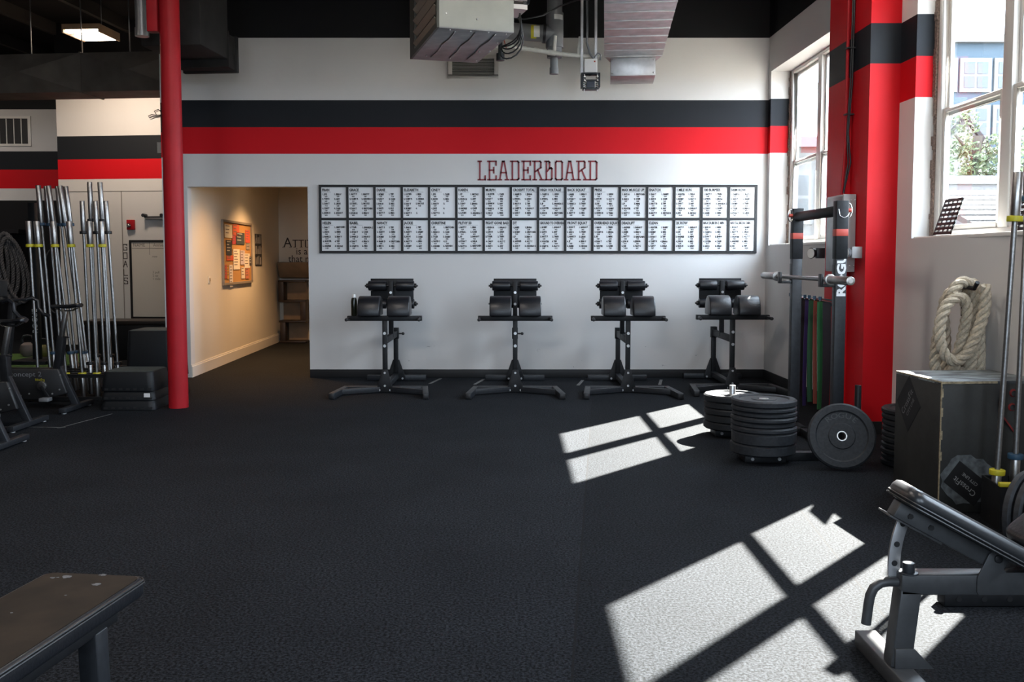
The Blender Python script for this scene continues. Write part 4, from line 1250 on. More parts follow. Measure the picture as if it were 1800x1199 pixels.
# (x, z) of each turn in the hanging plane, then how far it lies toward the room
for y, pts in ((-.26, [(.10,.29),(.11,.15),(.075,0),(.015,-.145),(-.06,-.20),(-.13,-.145),(-.155,-.02),(-.14,.09),(-.095,.175),(-.03,.21),(.02,.185),(.04,.115),(.03,.0),(.0,-.15),(-.03,-.30),(-.03,-.42)]),
               (-.17, [(-.07,.225),(-.02,.295),(.035,.31),(.09,.27),(.115,.15),(.11,-.04),(.08,-.23),(.045,-.40)]),
               (-.10, [(.05,-.42),(-.02,-.45),(-.08,-.38),(-.115,-.23),(-.10,-.04),(-.07,.11),(-.045,.21),(.0,.27)]),
               (-.07, [(.085,.285),(.125,.295),(.155,.22),(.175,.07),(.19,-.12),(.195,-.31),(.17,-.45),(.12,-.48),(.09,-.41),(.09,-.22),(.105,0),(.10,.20)]),
               (-.15, [(.06,.27),(.10,.28),(.13,.19),(.145,0),(.155,-.23),(.145,-.41),(.11,-.47),(.065,-.41),(.05,-.26)]),
               (.03, [(.06,.27),(.11,.27),(.15,.14),(.16,-.08),(.165,-.30),(.13,-.44),(.06,-.45),(.02,-.30),(.0,-.05),(-.02,.15),(.03,.25)])):
    n_ = len(pts)
    twisted(g, smooth([(x, y+(.13*i/(n_-1) if y < -.2 else .035*math.sin(PI*i/(n_-1))), z) for i, (x, z) in enumerate(pts)]))
g.build('coil', M['rope'], t)
t = thing('rope_hook', 'black steel wall hook holding the thick rope coil', 'hook', (xw(6.50), 6.50, 1.20))
g = G(); g.box(-.02, 0, -.05, .05, -.16, .10); g.build('back_plate', M['black_steel'], t, bevel=.003)
g = G(); g.tube([(-.01,0,.06),(-.08,-.05,.06),(-.155,-.18,.06),(-.175,-.30,.055),(-.18,-.46,.05),(-.18,-.50,.09)], .014, 10); g.prism([(0,-.14),(-.10,.05),(0,.05)], -.006, .006, RX90); g.build('arm', M['black_steel'], t)

# upright barbells in a floor holder by the right edge
t = thing('bar_holder', 'low black bar holder with yellow rim beside the jump box', 'rack', (2.70, 4.98, 0), math.radians(-8))
g = G(); g.box(-.11, .34, -.12, -.11, .002, .24); g.box(-.11, .34, .15, .16, .002, .24); g.box(-.11, -.10, -.11, .15, .002, .24); g.box(.33, .34, -.11, .15, .002, .24); g.box(-.10, .33, -.11, .15, .002, .03)
g.build('holder_body', M['black_steel'], t, weld=False)
g = G(); g.box(-.115, .06, -.125, -.09, .24, .262); g.build('rim', M['yellow'], t, bevel=.003)
def upright_bar(label, x, y, z, L, sl, cc, tilt, group):
    t = thing('barbell', label, 'barbell', (x, y, z), 0, group)
    barbell_parts(t, L, sl, cc)
    t.rotation_euler = tilt
    return t
upright_bar('dark steel barbell with yellow collars standing upright in front of the right window', 2.652, 5.02, .97, 1.86, .25, 'yellow', (0, .035, 0), None)
upright_bar('steel barbell standing at the right picture edge behind the upright yellow-collared one', 2.775, 5.10, 1.06, 1.90, .25, 'blue', (0, .01, 0), None)
# plates on edge at the right picture border
for k, (dx, dy, R_) in enumerate(((0, 0, .215), (.026, .042, .215), (.052, .084, .215), (.078, .126, .215))):
    Rt = Matrix.Rotation(math.radians(34), 4, 'Z') @ Matrix.Rotation(PI/2-math.radians(4), 4, 'X')
    plate('black plate standing on edge by the right picture border, %s in the row' % ('nearest', 'second', 'third', 'last')[k],
          (2.545-dx*1.05, 4.27+dy*1.05, R_+.004), .042, R_, 'worn', 'plates on edge by the right border', Rt)
# black slotted panels leaning on the window sill
def slotted(loc, label):
    t = thing('slotted_panel', label, 'panel', loc)
    g = G(); n, mrows = 4, 7
    W, H = .28, .27
    T = Matrix.Rotation(math.atan2(.085, .26), 4, 'Y')
    g.box(-.004, .004, 0, .014, 0, H, T); g.box(-.004, .004, W-.014, W, 0, H, T)
    for r in range(mrows+1): g.box(-.004, .004, 0, W, (H-.014)*r/mrows, (H-.014)*r/mrows+.022, T)
    for c in range(1, n): g.box(-.004, .004, W*c/n-.008, W*c/n+.008, 0, H, T)
    g.build('grid', M['blackp'], t, weld=False)
slotted((3.165, 6.80, 1.617), 'black slotted panel leaning in the window left of the upright barbell')
slotted((3.18, 5.72, 1.617), 'black slotted panel leaning in the window at the right picture edge')

# ------------------------------------------------------------------ left bay: upright barbells in their holder
t = thing('bar_holder', 'black tubular floor holder full of upright barbells on the left', 'rack', (-4.38, 9.78, 0))
g = G()
for z in (.03, .26):
    for y in (-.36, .40): g.beam((-.52, y, z), (.35, y, z), .035, .035)
    for x in (-.52, .35): g.beam((x, -.36, z), (x, .40, z), .035, .035)
g.build('frame', M['black_steel'], t, weld=False)
for x in (-.52, .35):
    for y in (-.36, .40): G().box(x-.02, x+.02, y-.02, y+.02, .002, .30).build('post', M['black_steel'], t)
for k, y in enumerate((-.20, .03, .22)): G().box(-.50, .33, y-.012, y+.012, .255, .27).build('cross_rail', M['black_steel'], t)
def left_bar(pt, pb, Y, L, sl, cc, label, sr=.0255):
    zc = L/2+.02
    xt, xb = (pt-900)/1650*Y*(1.0), (pb-900)/1650*Y
    zt_, zb_ = L+.02, .27
    slope = (xb-xt)/(zb_-zt_)
    xc = xt+slope*(zc-zt_)
    b = thing('barbell', label, 'barbell', (xc, Y, zc), 0, 'barbells standing in the left holder')
    barbell_parts(b, L, sl, cc, sleeve_r=sr)
    b.rotation_euler = (0, math.atan(slope), 0)
ORD = ['first', 'second', 'third', 'fourth', 'fifth', 'sixth']
for k, (pt, pb) in enumerate(((54,62),(68,84),(97,111),(125,140),(160,166),(181,188))):
    left_bar(pt, pb, 9.49+.012*k, 1.80, .25, 'yellow', 'short yellow-collared barbell, %s from the left in the left holder' % ORD[k], .029)
for k, (pt, pb) in enumerate(((73,92),(87,104),(91,124),(107,130),(111,146),(121,150))):
    left_bar(pt, pb, 10.04+.11*(k % 2), 2.20, .415, 'blue', 'tall blue-collared barbell, %s from the left in the left holder' % ORD[k], .027)
for k, (pt, pb, tall) in enumerate(((149,155,0),(163,168,1),(172,180,0),(181,192,1),(190,204,0))):
    left_bar(pt, pb, 9.80+.09*(k % 2), 2.22 if tall else 2.02, .40 if tall else .33, 'blackp', '%s black-collared barbell, %s from the left of those with black collars' % ('tall' if tall else 'medium', ORD[k]))

# exercise bikes facing left
def make_bike(label, loc, sx, sz, bars=True):
    t = thing('exercise_bike', label, 'exercise bike', loc, 0, None)
    S = M['black_steel']
    def part(name, fn, m=S, bevel=.003, par=None):
        g = G(); fn(g); return g.build(name, m, par or t, bevel=bevel)
    f = part('rear_foot', lambda g: g.box(-.03, .03, -.30, .30, .012, .055), M['grey_steel'])
    for y in (-.26, .26): part('foot_pad', lambda g: g.cyl((0, y, 0), (0, y, .014), .022, 12), M['bolt'], 0, f)
    part('rear_leg', lambda g: g.beam((0, 0, .04), (-.17, 0, .43), .05, .06), M['grey_steel'])
    part('front_foot', lambda g: g.box(-1.05, -.99, -.28, .28, .002, .05))
    part('front_leg', lambda g: g.beam((-1.02, 0, .04), (-.90, 0, .30), .05, .05))
    part('seat_tube', lambda g: g.beam((-.17, 0, .38), (sx-.055, 0, sz-.27), .062, .075))
    p = part('seat_post', lambda g: g.beam((sx-.060, 0, sz-.28), (sx-.01, 0, sz-.03), .036, .05), M['bar'])
    part('clamp_lever', lambda g: (g.beam((sx-.02, -.03, sz-.275), (sx+.03, -.035, sz-.28), .012, .012)), M['blackp'], .002, p)
    def saddle(g):
        prof = [(-.15,.018),(-.12,.022),(-.05,.03),(.03,.06),(.09,.085),(.125,.075),(.14,.04)]
        vs = []; n = 10
        for x, w in prof:
            for k in range(n):
                a = 2*PI*k/n
                vs.append((sx+x, w*math.cos(a), sz+.012+.02*math.sin(a)+(.012 if x > .08 else 0)))
        fs = [(i*n+k, i*n+(k+1) % n, (i+1)*n+(k+1) % n, (i+1)*n+k) for i in range(len(prof)-1) for k in range(n)]
        fs += [tuple(reversed(range(n))), tuple(range((len(prof)-1)*n, len(prof)*n))]
        g._add(vs, fs, True)
    s = part('saddle', saddle, M['vinyl'], 0)
    part('saddle_rail', lambda g: (g.tube([(sx-.11,-.018,sz+.0),(sx-.05,-.02,sz-.028),(sx+.05,-.02,sz-.028),(sx+.10,-.025,sz+.0)], .005, 6), g.tube([(sx-.11,.018,sz+.0),(sx-.05,.02,sz-.028),(sx+.05,.02,sz-.028),(sx+.10,.025,sz+.0)], .005, 6)), M['chrome'], 0, s)
    b = part('flywheel_housing', lambda g: (g.prism([(-.14,.40),(-.86,.40),(-.98,.34),(-1.0,.22),(-.88,.10),(-.30,.10),(-.06,.16)], -.06, .06, RX90)), M['blackp'], .012)
    g = G(); g.text('concept 2', .066, on_back(-.60, -.0615, .325), sx=1.15); g.build('lettering', M['pvc_grey'], b, weld=False)
    g = G(); g.text('BikeErg', .03, on_back(-.36, -.0615, .285)); g.build('lettering', M['yellow'], b, weld=False)
    g = G()
    for x in (-.665, -.635): g.tube([(x-.012,-.062,.36),(x+.006,-.062,.34),(x-.012,-.062,.322)], .006, 5)
    g.build('logo_mark', M['yellow'], b)
    c = part('crank', lambda g: (g.cyl((-.29, -.06, .235), (-.29, -.085, .235), .045, 24)), M['bar'])
    part('crank_arm', lambda g: g.beam((-.29, -.09, .235), (-.225, -.09, .13), .015, .03), S, .003, c)
    part('pedal', lambda g: g.box(-.27, -.18, -.19, -.10, .10, .135), M['pvc_grey'], .006, c)
    for x, z in ((-.12,.34),(-.20,.16),(-.42,.16),(-.5,.14),(-.13,.20)): G().cyl((x,-.06,z),(x,-.066,z),.008,8).build('screw', M['bolt'], b)
    if bars:
        part('stem', lambda g: g.beam((-.66, 0, .38), (-.58, 0, 1.02), .05, .06))
        h = part('handlebar', lambda g: g.tube([(-.56,-.21,1.04),(-.56,-.12,1.05),(-.57,0,1.05),(-.56,.12,1.05),(-.56,.21,1.04)], .016, 10), S, 0)
        for s_ in (-1, 1):
            part('grip', lambda g: g.tube([(-.56, s_*.20, 1.04),(-.66, s_*.22, 1.06),(-.70, s_*.22, 1.01),(-.64, s_*.22, .95),(-.54, s_*.22, .92),(-.48, s_*.22, .905)] if False else [(-.56, s_*.20, 1.045),(-.50, s_*.22, 1.06),(-.455, s_*.225, 1.03),(-.45, s_*.225, .96),(-.40, s_*.225, .90),(-.345, s_*.225, .885)], .018, 10), M['vinyl'], 0, h)
        part('monitor', lambda g: g.box(-.70, -.67, -.09, .09, 1.08, 1.24), M['blackp'], .008)
    return t
make_bike('black exercise bike farthest back, in front of the upright barbells', (-4.17, 8.92, 0), -.065, .975)
make_bike('black exercise bike with the lower saddle, left picture edge', (-4.15, 7.98, 0), -.13, .895)
make_bike('black exercise bike nearest the camera, only its rear foot inside the picture', (-3.86, 7.08, 0), -.17, .93, False)

# step platforms and boxes by the column
M['step_black'] = mat('black_step_plastic', (.0065, .0075, .009), .5, spec=.3)
M['tread'] = mat('grey_green_tread', (.06, .075, .07), .7, var=.25, scale=50)
def taper_box(g, w0, d0, w1, d1, z0, z1, rad=.06, n=6):
    def ring(w, d, z, r):
        out = []
        for cx, cy, a0 in ((w/2-r, d/2-r, 0), (-w/2+r, d/2-r, PI/2), (-w/2+r, -d/2+r, PI), (w/2-r, -d/2+r, 1.5*PI)):
            for i in range(n+1):
                a = a0+PI/2*i/n
                out.append((cx+r*math.cos(a), cy+r*math.sin(a), z))
        return out
    a, b = ring(w0, d0, z0, rad), ring(w1, d1, z1, rad)
    N = len(a)
    g._add(a+b, [(k, (k+1) % N, N+(k+1) % N, N+k) for k in range(N)]+[tuple(reversed(range(N))), tuple(range(N, 2*N))], True)
def platform(label, loc, w, d, h, tread, rz=0, group='step platforms by the red column', sticker=False):
    t = thing('step_platform', label, 'step platform', loc, rz, group)
    g = G(); taper_box(g, w, d, w-.045, d-.045, 0, h); g.build('body', M['step_black'], t, bevel=.006)
    if tread:
        g = G(); taper_box(g, w-.075, d-.075, w-.08, d-.08, h, h+.004, .05); g.build('tread', M['tread'], t)
    g = G()
    for k in range(7): g.box(-w*.4+k*w*.13, -w*.4+k*w*.13+.035, -d/2-.001, -d/2+.02, .012, .03)
    g.build('vent_slot', M['blackp'], t)
    if sticker:
        g = G(); g.box(w/2-.10, w/2-.045, -d/2+.003, -d/2+.012, h-.055, h-.018); g.build('sticker', M['letter_white'], t)
    return t
platform('thin black step platform, bottom of the low stack left of the red column', (-3.665, 9.10, 0.001), .54, .50, .095, False)
platform('thin black platform with a white sticker, middle of the low stack beside the column', (-3.665, 9.10, .096), .53, .49, .085, False, sticker=True)
platform('thicker black step platform, top of the low stack left of the red column', (-3.665, 9.10, .181), .52, .48, .185, True)
platform('low black base box under the tall black box beside the red column', (-3.735, 9.85, .001), .52, .54, .20, False)
platform('tall black box with pale top edge, stacked behind the low step stack', (-3.735, 9.85, .201), .50, .52, .50, True)
t = thing('storage_crate', 'long dark crate standing against the cream side wall behind the barbells', 'crate', (-5.55, 13.6, 0), 0)
G().box(-.55, .75, -.25, .25, .002, .50).build('body', M['black_steel'], t, bevel=.01)
G().box(-.57, .77, -.27, .27, .50, .56).build('lid', M['wood'], t, bevel=.008)
g = G(); g.text('20', .07, on_back(.40, -.2515, .38)); g.build('lettering', M['letter_white'], t, weld=False)

# far left: turf, ropes, kettlebells, dark stand
o = G().box(-11.5, -6.0, 12.2, 14.1, 0, .012).build('turf_strip', M['turf']); tag(o, 'strip of green artificial turf on the floor at the far left', 'turf')
def kettlebell(label, loc, s, m):
    t = thing('kettlebell', label, 'kettlebell', loc)
    g = G(); g.lathe([(.0005,0),(.06*s,0),(.088*s,.03*s),(.10*s,.09*s),(.085*s,.15*s),(.045*s,.178*s),(.0005,.183*s)], 24); g.build('bell', m, t)
    g = G(); g.tube([(-.055*s,0,.15*s),(-.075*s,0,.22*s),(-.05*s,0,.262*s),(0,0,.27*s),(.05*s,0,.262*s),(.075*s,0,.22*s),(.055*s,0,.15*s)], .016*s, 10); g.build('handle', M['grey_steel'], t)
kettlebell('grey kettlebell with pale face on the floor beyond the green turf', (-7.12, 13.75, .013), 1.12, mat('grey_bell', (.16,.13,.12), .6))
kettlebell('dull yellow kettlebell next to the grey one beyond the turf', (-6.86, 13.7, .013), .95, mat('yellow_bell', (.14,.12,.03), .6))
t = thing('battle_rope', 'dark grey battle rope hanging in loops on the far left black wall', 'rope', (-8.85, 16.45, 1.55))
g = G()
for k in range(5):
    twisted(g, loop_pts(-.16+.10*k, -.04*k, -.22-.02*k, .22-.01*k, .62-.05*(k % 3), .12*k-.2, .05*k), R=.034, pitch=.14, ns=5)
g.build('coil', M['rope_dark'], t)
g = G(); g.box(-.25, .30, -.12, .26, .33, .40); g.build('hanger', M['black_steel'], t)
t = thing('jump_rope', 'thin grey cable loop hanging between the battle rope and the barbells', 'rope', (-7.95, 16.3, 1.3))
G().tube(loop_pts(0, 0, -.25, .17, .55, 0, .03), .014, 8, closed=False).build('cord', M['rope_dark'], t)
g = G(); g.beam((0,.0,.31), (0,.4,.31), .03, .03); g.build('hook', M['black_steel'], t)
t = thing('rack_upright', 'black rack upright with white vertical lettering behind the bikes', 'rack', (-6.55, 12.9, 0))
G().box(-.045, .045, -.045, .045, .012, 2.2).build('post', M['black_steel'], t, bevel=.003)
G().box(-.25, .25, -.3, .3, .012, .06).build('foot', M['black_steel'], t, bevel=.003)
g = G(); g.text('ROGUE', .10, Matrix.Translation((.035, -.0465, .42)) @ RX90 @ Matrix.Rotation(PI/2, 4, 'Z')); g.build('lettering', M['letter_white'], t, weld=False)
# worn tape on the floor
g = G()
def strip(a, b, w): g.beam((*a, .0012), (*b, .0012), w, .0016)
strip((-4.9, 8.02), (-3.86, 7.95), .012); strip((-3.86, 7.95), (-3.72, 8.66), .012); strip((-3.88, 7.93), (-3.83, 7.97), .04)
tag(g.build('floor_tape', mat('worn_tape', (.10,.10,.10), .8, var=.6, scale=30)), 'thin worn tape outline on the floor by the bikes', 'tape')
for k, (x, y, lb) in enumerate(((-.92, 11.05, 'short pale tape mark on the floor behind the leftmost glute-ham bench'), (-.40, 10.98, 'short pale tape mark left of the second glute-ham bench'), (.78, 10.9, 'short pale tape mark left of the third glute-ham bench'), (1.72, 10.95, 'short pale tape mark right of the third glute-ham bench'))):
    o = G().beam((x-.03, y-.28, .0012), (x+.06, y+.18, .0012), .035, .0016).build('tape_mark', mat('pale_tape', (.16,.155,.15), .8, var=.4, scale=40)); tag(o, lb, 'tape')

# ------------------------------------------------------------------ foreground flat bench (left)
M['chalk'] = mat('chalk_smear', (.12,.12,.125), .8, var=.5, scale=60)
M['dusty'] = mat('dusty_brown_vinyl', (.019, .0125, .0078), .68, spec=.22, var=.5, scale=7, bump=.1)
t = thing('flat_bench', 'worn brown-topped flat bench cropped by the bottom left corner', 'bench', (-1.338, 2.965, 0), -math.radians(7.2))
g = G()
def rrect(w, l0, l1, r, n=6):
    out = []
    for cx, cy, a0 in ((w-r, l1-r, 0), (-w+r, l1-r, PI/2), (-w+r, l0+r, PI), (w-r, l0+r, 1.5*PI)):
        for i in range(n+1):
            a = a0+PI/2*i/n; out.append((cx+r*math.cos(a), cy+r*math.sin(a)))
    return out
g.prism(rrect(.17, -1.18, 0, .03), .365, .428); g.build('pad', M['vinyl'], t, bevel=.016, seg=3)
G().prism(rrect(.158, -1.17, -.012, .03), .427, .4295).build('pad_top', M['dusty'], t)
g = G()
for lvl in (.421, .414):
    pts = [(x, y, lvl) for x, y in rrect(.1695+(.421-lvl)*.4, -1.18, 0, .03)]
    g.tube(pts, .0035, 6, closed=True)
g.build('piping', M['blackp'], t)
rr = random.Random(8); g = G()
for (cx, cy, r_) in ((-.075,-.045,.016),(.06,-.10,.012),(-.115,-.06,.007),(-.10,-.055,.004),(.02,-.20,.003),(-.05,-.35,.004),(.03,-.015,.009)):
    pr = [(cx+r_*rr.uniform(.6,1.25)*1.3*math.cos(2*PI*i/12), cy+r_*rr.uniform(.6,1.2)*math.sin(2*PI*i/12)) for i in range(12)]
    G().prism(pr, .4290, .4302).build('chalk_stain', M['chalk'], t)
for s in (-1, 1):
    for y in (-.22, -.98): G().beam((s*.125, y, .001), (s*.115, y, .335), .062, .062).build('leg', M['grey_steel'], t, bevel=.004)
G().box(-.14, .14, -1.10, -.12, .325, .366).build('frame', M['black_steel'], t, bevel=.004)
g = G(); g.cyl((.06, -.16, .325), (.06, -.16, .305), .02, 10); g.build('bolt', M['bolt'], t)
for y in (-.22, -.98): G().box(-.115, .115, y-.025, y+.025, .06, .11).build('stretcher', M['black_steel'], t, bevel=.004)

# ------------------------------------------------------------------ foreground adjustable bench (right)
t = thing('incline_bench', 'adjustable bench with tilted glossy black pad at the right foreground', 'bench', (1.32, 3.10, 0))
M['bench_steel'] = mat('grey_bench_steel', (.045, .046, .048), .42, spec=.45, var=.15, scale=30)
def part(name, fn, m=M['bench_steel'], bevel=.004, par=None):
    g = G(); fn(g); return g.build(name, m, par or t, bevel=bevel)
A = math.radians(28.6)
part('stabilizer', lambda g: g.box(-.045, .033, -.36, .31, .002, .062))
part('leg', lambda g: g.beam((-.006, .02, .06), (.022, .02, .325), .07, .07, up=(1,0,0)))
part('foot_gusset', lambda g: g.prism([(-.03,.062),(.10,.062),(.035,.13),(-.03,.13)], -.005, .005, Matrix.Translation((0, -.02, 0)) @ RX90), bevel=.001)
part('main_beam', lambda g: g.box(-.012, 1.25, -.015, .055, .312, .382))
part('rear_leg', lambda g: g.beam((1.18, .02, .01), (1.15, .02, .32), .07, .07, up=(1,0,0)))
part('rear_stabilizer', lambda g: g.box(1.15, 1.22, -.30, .34, .002, .062))
part('handle', lambda g: g.tube([(-.01,.02,.347),(-.045,.02,.347),(-.07,.02,.342),(-.092,.02,.325),(-.103,.02,.30),(-.108,.02,.27),(-.115,.02,.20)], .0165, 14), bevel=0)
def ladder(g):
    R_ = .42; c = (.40, .40); n = 10; vs = []
    for i in range(n+1):
        a = math.radians(152+36*i/n)
        for r in (R_-.02, R_+.02):
            for y in (.030, .040): vs.append((c[0]+r*math.cos(a), y, c[1]+r*math.sin(a)))
    fs = []
    for i in range(n):
        o = 4*i
        fs += [(o,o+2,o+6,o+4),(o+1,o+5,o+7,o+3),(o,o+4,o+5,o+1),(o+2,o+3,o+7,o+6)]
    fs += [(0,1,3,2),(4*n,4*n+2,4*n+3,4*n+1)]
    g._add(vs, fs)
la = part('ladder_arm', ladder, M['galv'], .001)
part('hole', lambda g: [g.cyl((.40+.42*math.cos(math.radians(a)), .0295, .40+.42*math.sin(math.radians(a))), (.40+.42*math.cos(math.radians(a)), .028, .40+.42*math.sin(math.radians(a))), .010, 12) for a in (160, 170, 179)], M['blackp'], 0, la)
part('pop_pin', lambda g: (g.cyl((.018,.005,.38),(.018,.005,.418),.020,18), g.cyl((.018,.005,.38),(.018,.005,.386),.032,18)), M['grey_steel'], .002)
UX = Vector((math.cos(A), 0, -math.sin(A))); UN = Vector((math.sin(A), 0, math.cos(A)))
P0 = Vector((-.035, 0, .640))             # lower left edge of the seat pad
part('pad_rail', lambda g: g.beam(P0+UX*.02+UN*-.030+Vector((0,.02,0)), P0+UX*.44+UN*-.030+Vector((0,.02,0)), .06, .055, up=tuple(UN)))
part('rail_plate', lambda g: g.beam(P0+UX*.0+UN*-.060+Vector((0,.02,0)), P0+UX*.20+UN*-.060+Vector((0,.02,0)), .10, .006, up=tuple(UN)), bevel=.001)
g = G()
for u in (.07, .15): c = P0+UX*u+UN*-.03; g.cyl((c.x, -.0105, c.z), (c.x, -.016, c.z), .010, 6)
g.build('rail_bolt', M['blackp'], t)
def padshape(g, o, ux, un, L, w, th):
    T = Matrix(((ux.x, 0, un.x, o.x), (0, 1, 0, o.y), (ux.z, 0, un.z, o.z), (0, 0, 0, 1)))
    pr = rrect(w, 0, L, .045)
    pr = [(y, x) for x, y in pr]
    g.prism(list(reversed(pr)), 0, th, T)
sp = part('seat_pad', lambda g: padshape(g, P0+Vector((0,.005,0)), UX, UN, .56, .105, .062), mat('glossy_black_vinyl', (.018,.019,.021), .33, spec=.6, bump=.12, scale=9), .024)
part('piping', lambda g: [g.tube([P0+UX*y+UN*h+Vector((0,.005+x,0)) for x, y in rrect(.1055, 0, .56, .045)], .004, 6, closed=True) for h in (.006, .017)], M['blackp'], 0, sp)
part('hinge_plate', lambda g: g.prism([(.245,.315),(.238,.325),(.238,.375),(.275,.455),(.285,.462),(.325,.462),(.332,.452),(.325,.405),(.335,.392),(.62,.392),(.62,.315)], 0, .006, Matrix.Translation((0, -.016, 0)) @ RX90), bevel=.0015)
part('hinge_bolt', lambda g: g.cyl((.305,-.022,.440),(.305,-.030,.440),.014,14), M['blackp'], .002)
B = math.radians(40); VX = Vector((math.cos(B), 0, math.sin(B))); VN = Vector((-math.sin(B), 0, math.cos(B)))
P1 = Vector((.43, .02, .44))
part('back_pad', lambda g: padshape(g, P1, VX, VN, .78, .125, .065), M['vinyl'], .024)
part('back_rail', lambda g: g.beam(P1+VX*.0+VN*-.028, P1+VX*.6+VN*-.028, .06, .05, up=tuple(VN)))
t = thing('steel_rail', 'black perforated steel rail lying on the floor behind the incline bench', 'rail', (1.79, 3.80, 0))
G().box(0, 1.0, 0, .07, .002, .068).build('tube', M['black_steel'], t, bevel=.004)
g = G()
for k in range(9): g.cyl((.06+.105*k, -.0005, .035), (.06+.105*k, -.002, .035), .012, 12)
g.build('hole', M['blackp'], t)
g = G(); g.cyl((.03,.035,.068),(.03,.035,.10),.018,12); g.build('stud', M['bolt'], t)

# ------------------------------------------------------------------ outside the windows
def out_mat(name, c, **k): return mat(name, c, .8, spec=.2, **k)
O_ = {'blue': out_mat('blue_grey_siding', (.045,.062,.078)), 'white': out_mat('white_outdoor_trim', (.115,.115,.115)), 'pane': mat('dim_window_pane', (.03,.036,.042), .2), 'roof': out_mat('grey_shingle', (.03,.028,.028), var=.4, scale=12),
      'pale': out_mat('pale_clapboard', (.10,.095,.09)), 'brick': out_mat('red_brick_wall', (.13,.07,.06), var=.2, scale=6), 'leaf': out_mat('pale_green_leaves', (.07,.09,.042), var=.45, scale=3), 'leaf2': out_mat('dark_green_leaves', (.026,.044,.026), var=.4, scale=3),
      'bark': out_mat('bark', (.06,.05,.04)), 'ground': out_mat('pavement', (.22,.20,.17), var=.15, scale=.6)}
struct(G().box(-40, 70, -40, 70, -.45, -.22).build('ground', O_['ground']))
def house(name, label, x0, x1, y, d, zt, wm, wins, roof=True, loc=None):
    t = thing(name, label, 'building', (x0, y, -.15))
    G().box(0, x1-x0, 0, d, 0, zt).build('wall', O_[wm], t)
    if roof: G().box(-.2, x1-x0+.2, -.2, d+.2, zt, zt+.25).build('cornice', O_['white'], t)
    for (wx, wz, ww, wh) in wins:
        g = G(); f = .13
        g.box(wx-ww/2-f, wx+ww/2+f, -.08, 0, wz-f, wz+wh+f)
        w_ = g.build('window', O_['white'], t)
        g = G()
        for i in (0, 1):
            for j in (0, 1):
                g.box(wx-ww/2+i*(ww/2+.04), wx-.04+i*(ww/2+.04), -.095, -.08, wz+j*(wh/2+.04), wz+wh/2-.04+j*(wh/2+.04))
        g.build('pane', O_['pane'], w_)
    return t
house('apartment_building', 'blue-grey building with white windows seen through the right window', 12.4, 30, 30, 8, 8.35, 'blue',
      [(wx, wz, .74, .80) for wx in (1.10, 2.17, 3.25, 5.4, 6.5, 8.6, 9.7) for wz in (6.95, 5.50, 3.6)])
house('brick_building', 'pale and brick-red building seen through the far window', 6.2, 9.4, 24, 6, 4.4, 'pale', [(2.1,2.6,.8,1.1),(1.0,2.6,.6,1.1)])
t = thing('shed', 'small white gabled house end in front of the blue-grey building', 'building', (10.45, 22, -.15))
g = G(); g.prism([(-.55,0),(.55,0),(.55,4.15),(0,4.85),(-.55,4.15)], 0, 2.2, Matrix.Translation((0,2.2,0)) @ RX90); g.build('wall', O_['white'], t)
for s in (-1, 1):
    g = G(); g.beam((s*.62,1.1,4.12), (0,1.1,4.92), 2.4, .09, up=(s,0,.75)); g.build('roof', O_['roof'], t)
t = thing('fence', 'white board fence outside the right window', 'fence', (4.9, 12.2, -.15))
G().box(0, 5.2, 0, .06, 0, 2.55).build('boards', O_['white'], t)
g = G(); g.box(-.02, 5.22, -.03, .09, 2.55, 2.66); g.build('cap_rail', O_['white'], t)
t = thing('shed', 'low shingled roof below the white fence outside the right window', 'building', (5.05, 10.0, -.15))
G().box(0, 1.5, .1, 1.4, 0, 1.95).build('wall', O_['pale'], t)
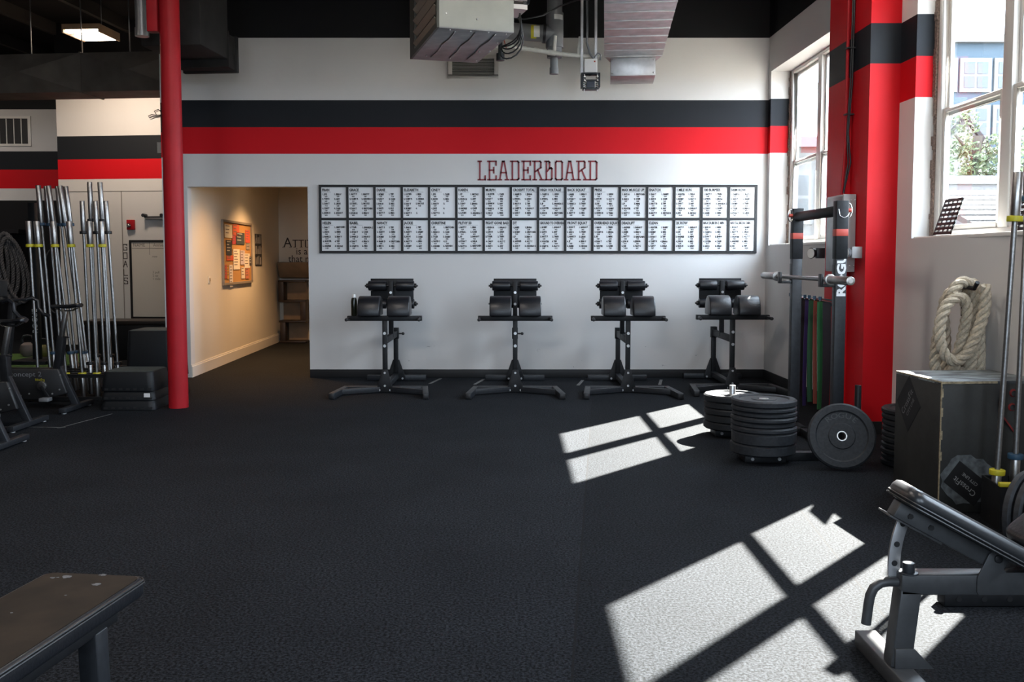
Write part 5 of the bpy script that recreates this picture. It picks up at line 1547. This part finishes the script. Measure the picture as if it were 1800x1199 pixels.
g = G(); g.hexa([(-.12,-.05,1.86),(1.62,-.05,1.86),(1.62,1.5,2.35),(-.12,1.5,2.35),(-.12,-.05,1.93),(1.62,-.05,1.93),(1.62,1.5,2.42),(-.12,1.5,2.42)]); rf = g.build('roof', O_['roof'], t)
g = G()
for k in range(7): g.beam((-.12,-.04+k*.22,1.94+k*.0705), (1.62,-.04+k*.22,1.94+k*.0705), .02, .012)
g.build('shingle_course', O_['pale'], rf)
def tree(label, loc, h, r, zc, n, lm, seed):
    t = thing('tree', label, 'tree', loc)
    rr = random.Random(seed)
    g = G(); g.tube([(0,0,-.15),(.05,.03,h*.3),(-.03,.05,h*.6),(.02,0,h*.9)], .10, 8); g.build('trunk', O_['bark'], t)
    g = G()
    for k in range(9):
        a = 2*PI*k/9+rr.uniform(-.3,.3); zz = h*rr.uniform(.45,.8)
        g.tube([(0,0,zz),(r*.35*math.cos(a), r*.35*math.sin(a), zz+.2*r),(r*.75*math.cos(a), r*.75*math.sin(a), zz+rr.uniform(.2,.6)*r)], .028, 5)
    g.build('branches', O_['bark'], t)
    g = G()
    clumps = [(Vector((rr.gauss(0,.45), rr.gauss(0,.45), rr.gauss(0,.42)))*r, rr.uniform(.22,.42)*r) for _ in range(22)]
    for k in range(n):
        c, cr = clumps[k % 22]
        d = Vector((rr.gauss(0,1), rr.gauss(0,1), rr.gauss(0,1))).normalized()*cr*rr.uniform(.5,1)
        p = c+d+Vector((0,0,zc)); s = rr.uniform(.035,.075)
        a = Vector((rr.gauss(0,1), rr.gauss(0,1), rr.gauss(0,1))).normalized(); b = a.orthogonal().normalized()
        g._add([p+a*s, p+b*s*.5, p-a*s, p-b*s*.5], [(0,1,2,3)])
    g.build('leaves', lm, t, weld=False)
tree('round pale green tree in the middle of the right window view', (9.55, 19.5, 0), 4.4, 1.15, 3.3, 4200, O_['leaf'], 2)
tree('tall loose tree reaching into the top of the right window view', (12.1, 20.5, 0), 8.2, 1.5, 7.2, 1100, O_['leaf'], 3)
tree('darker green tree at the right edge of the right window view', (9.3, 15.4, 0), 4.6, 1.3, 3.5, 3600, O_['leaf2'], 4)
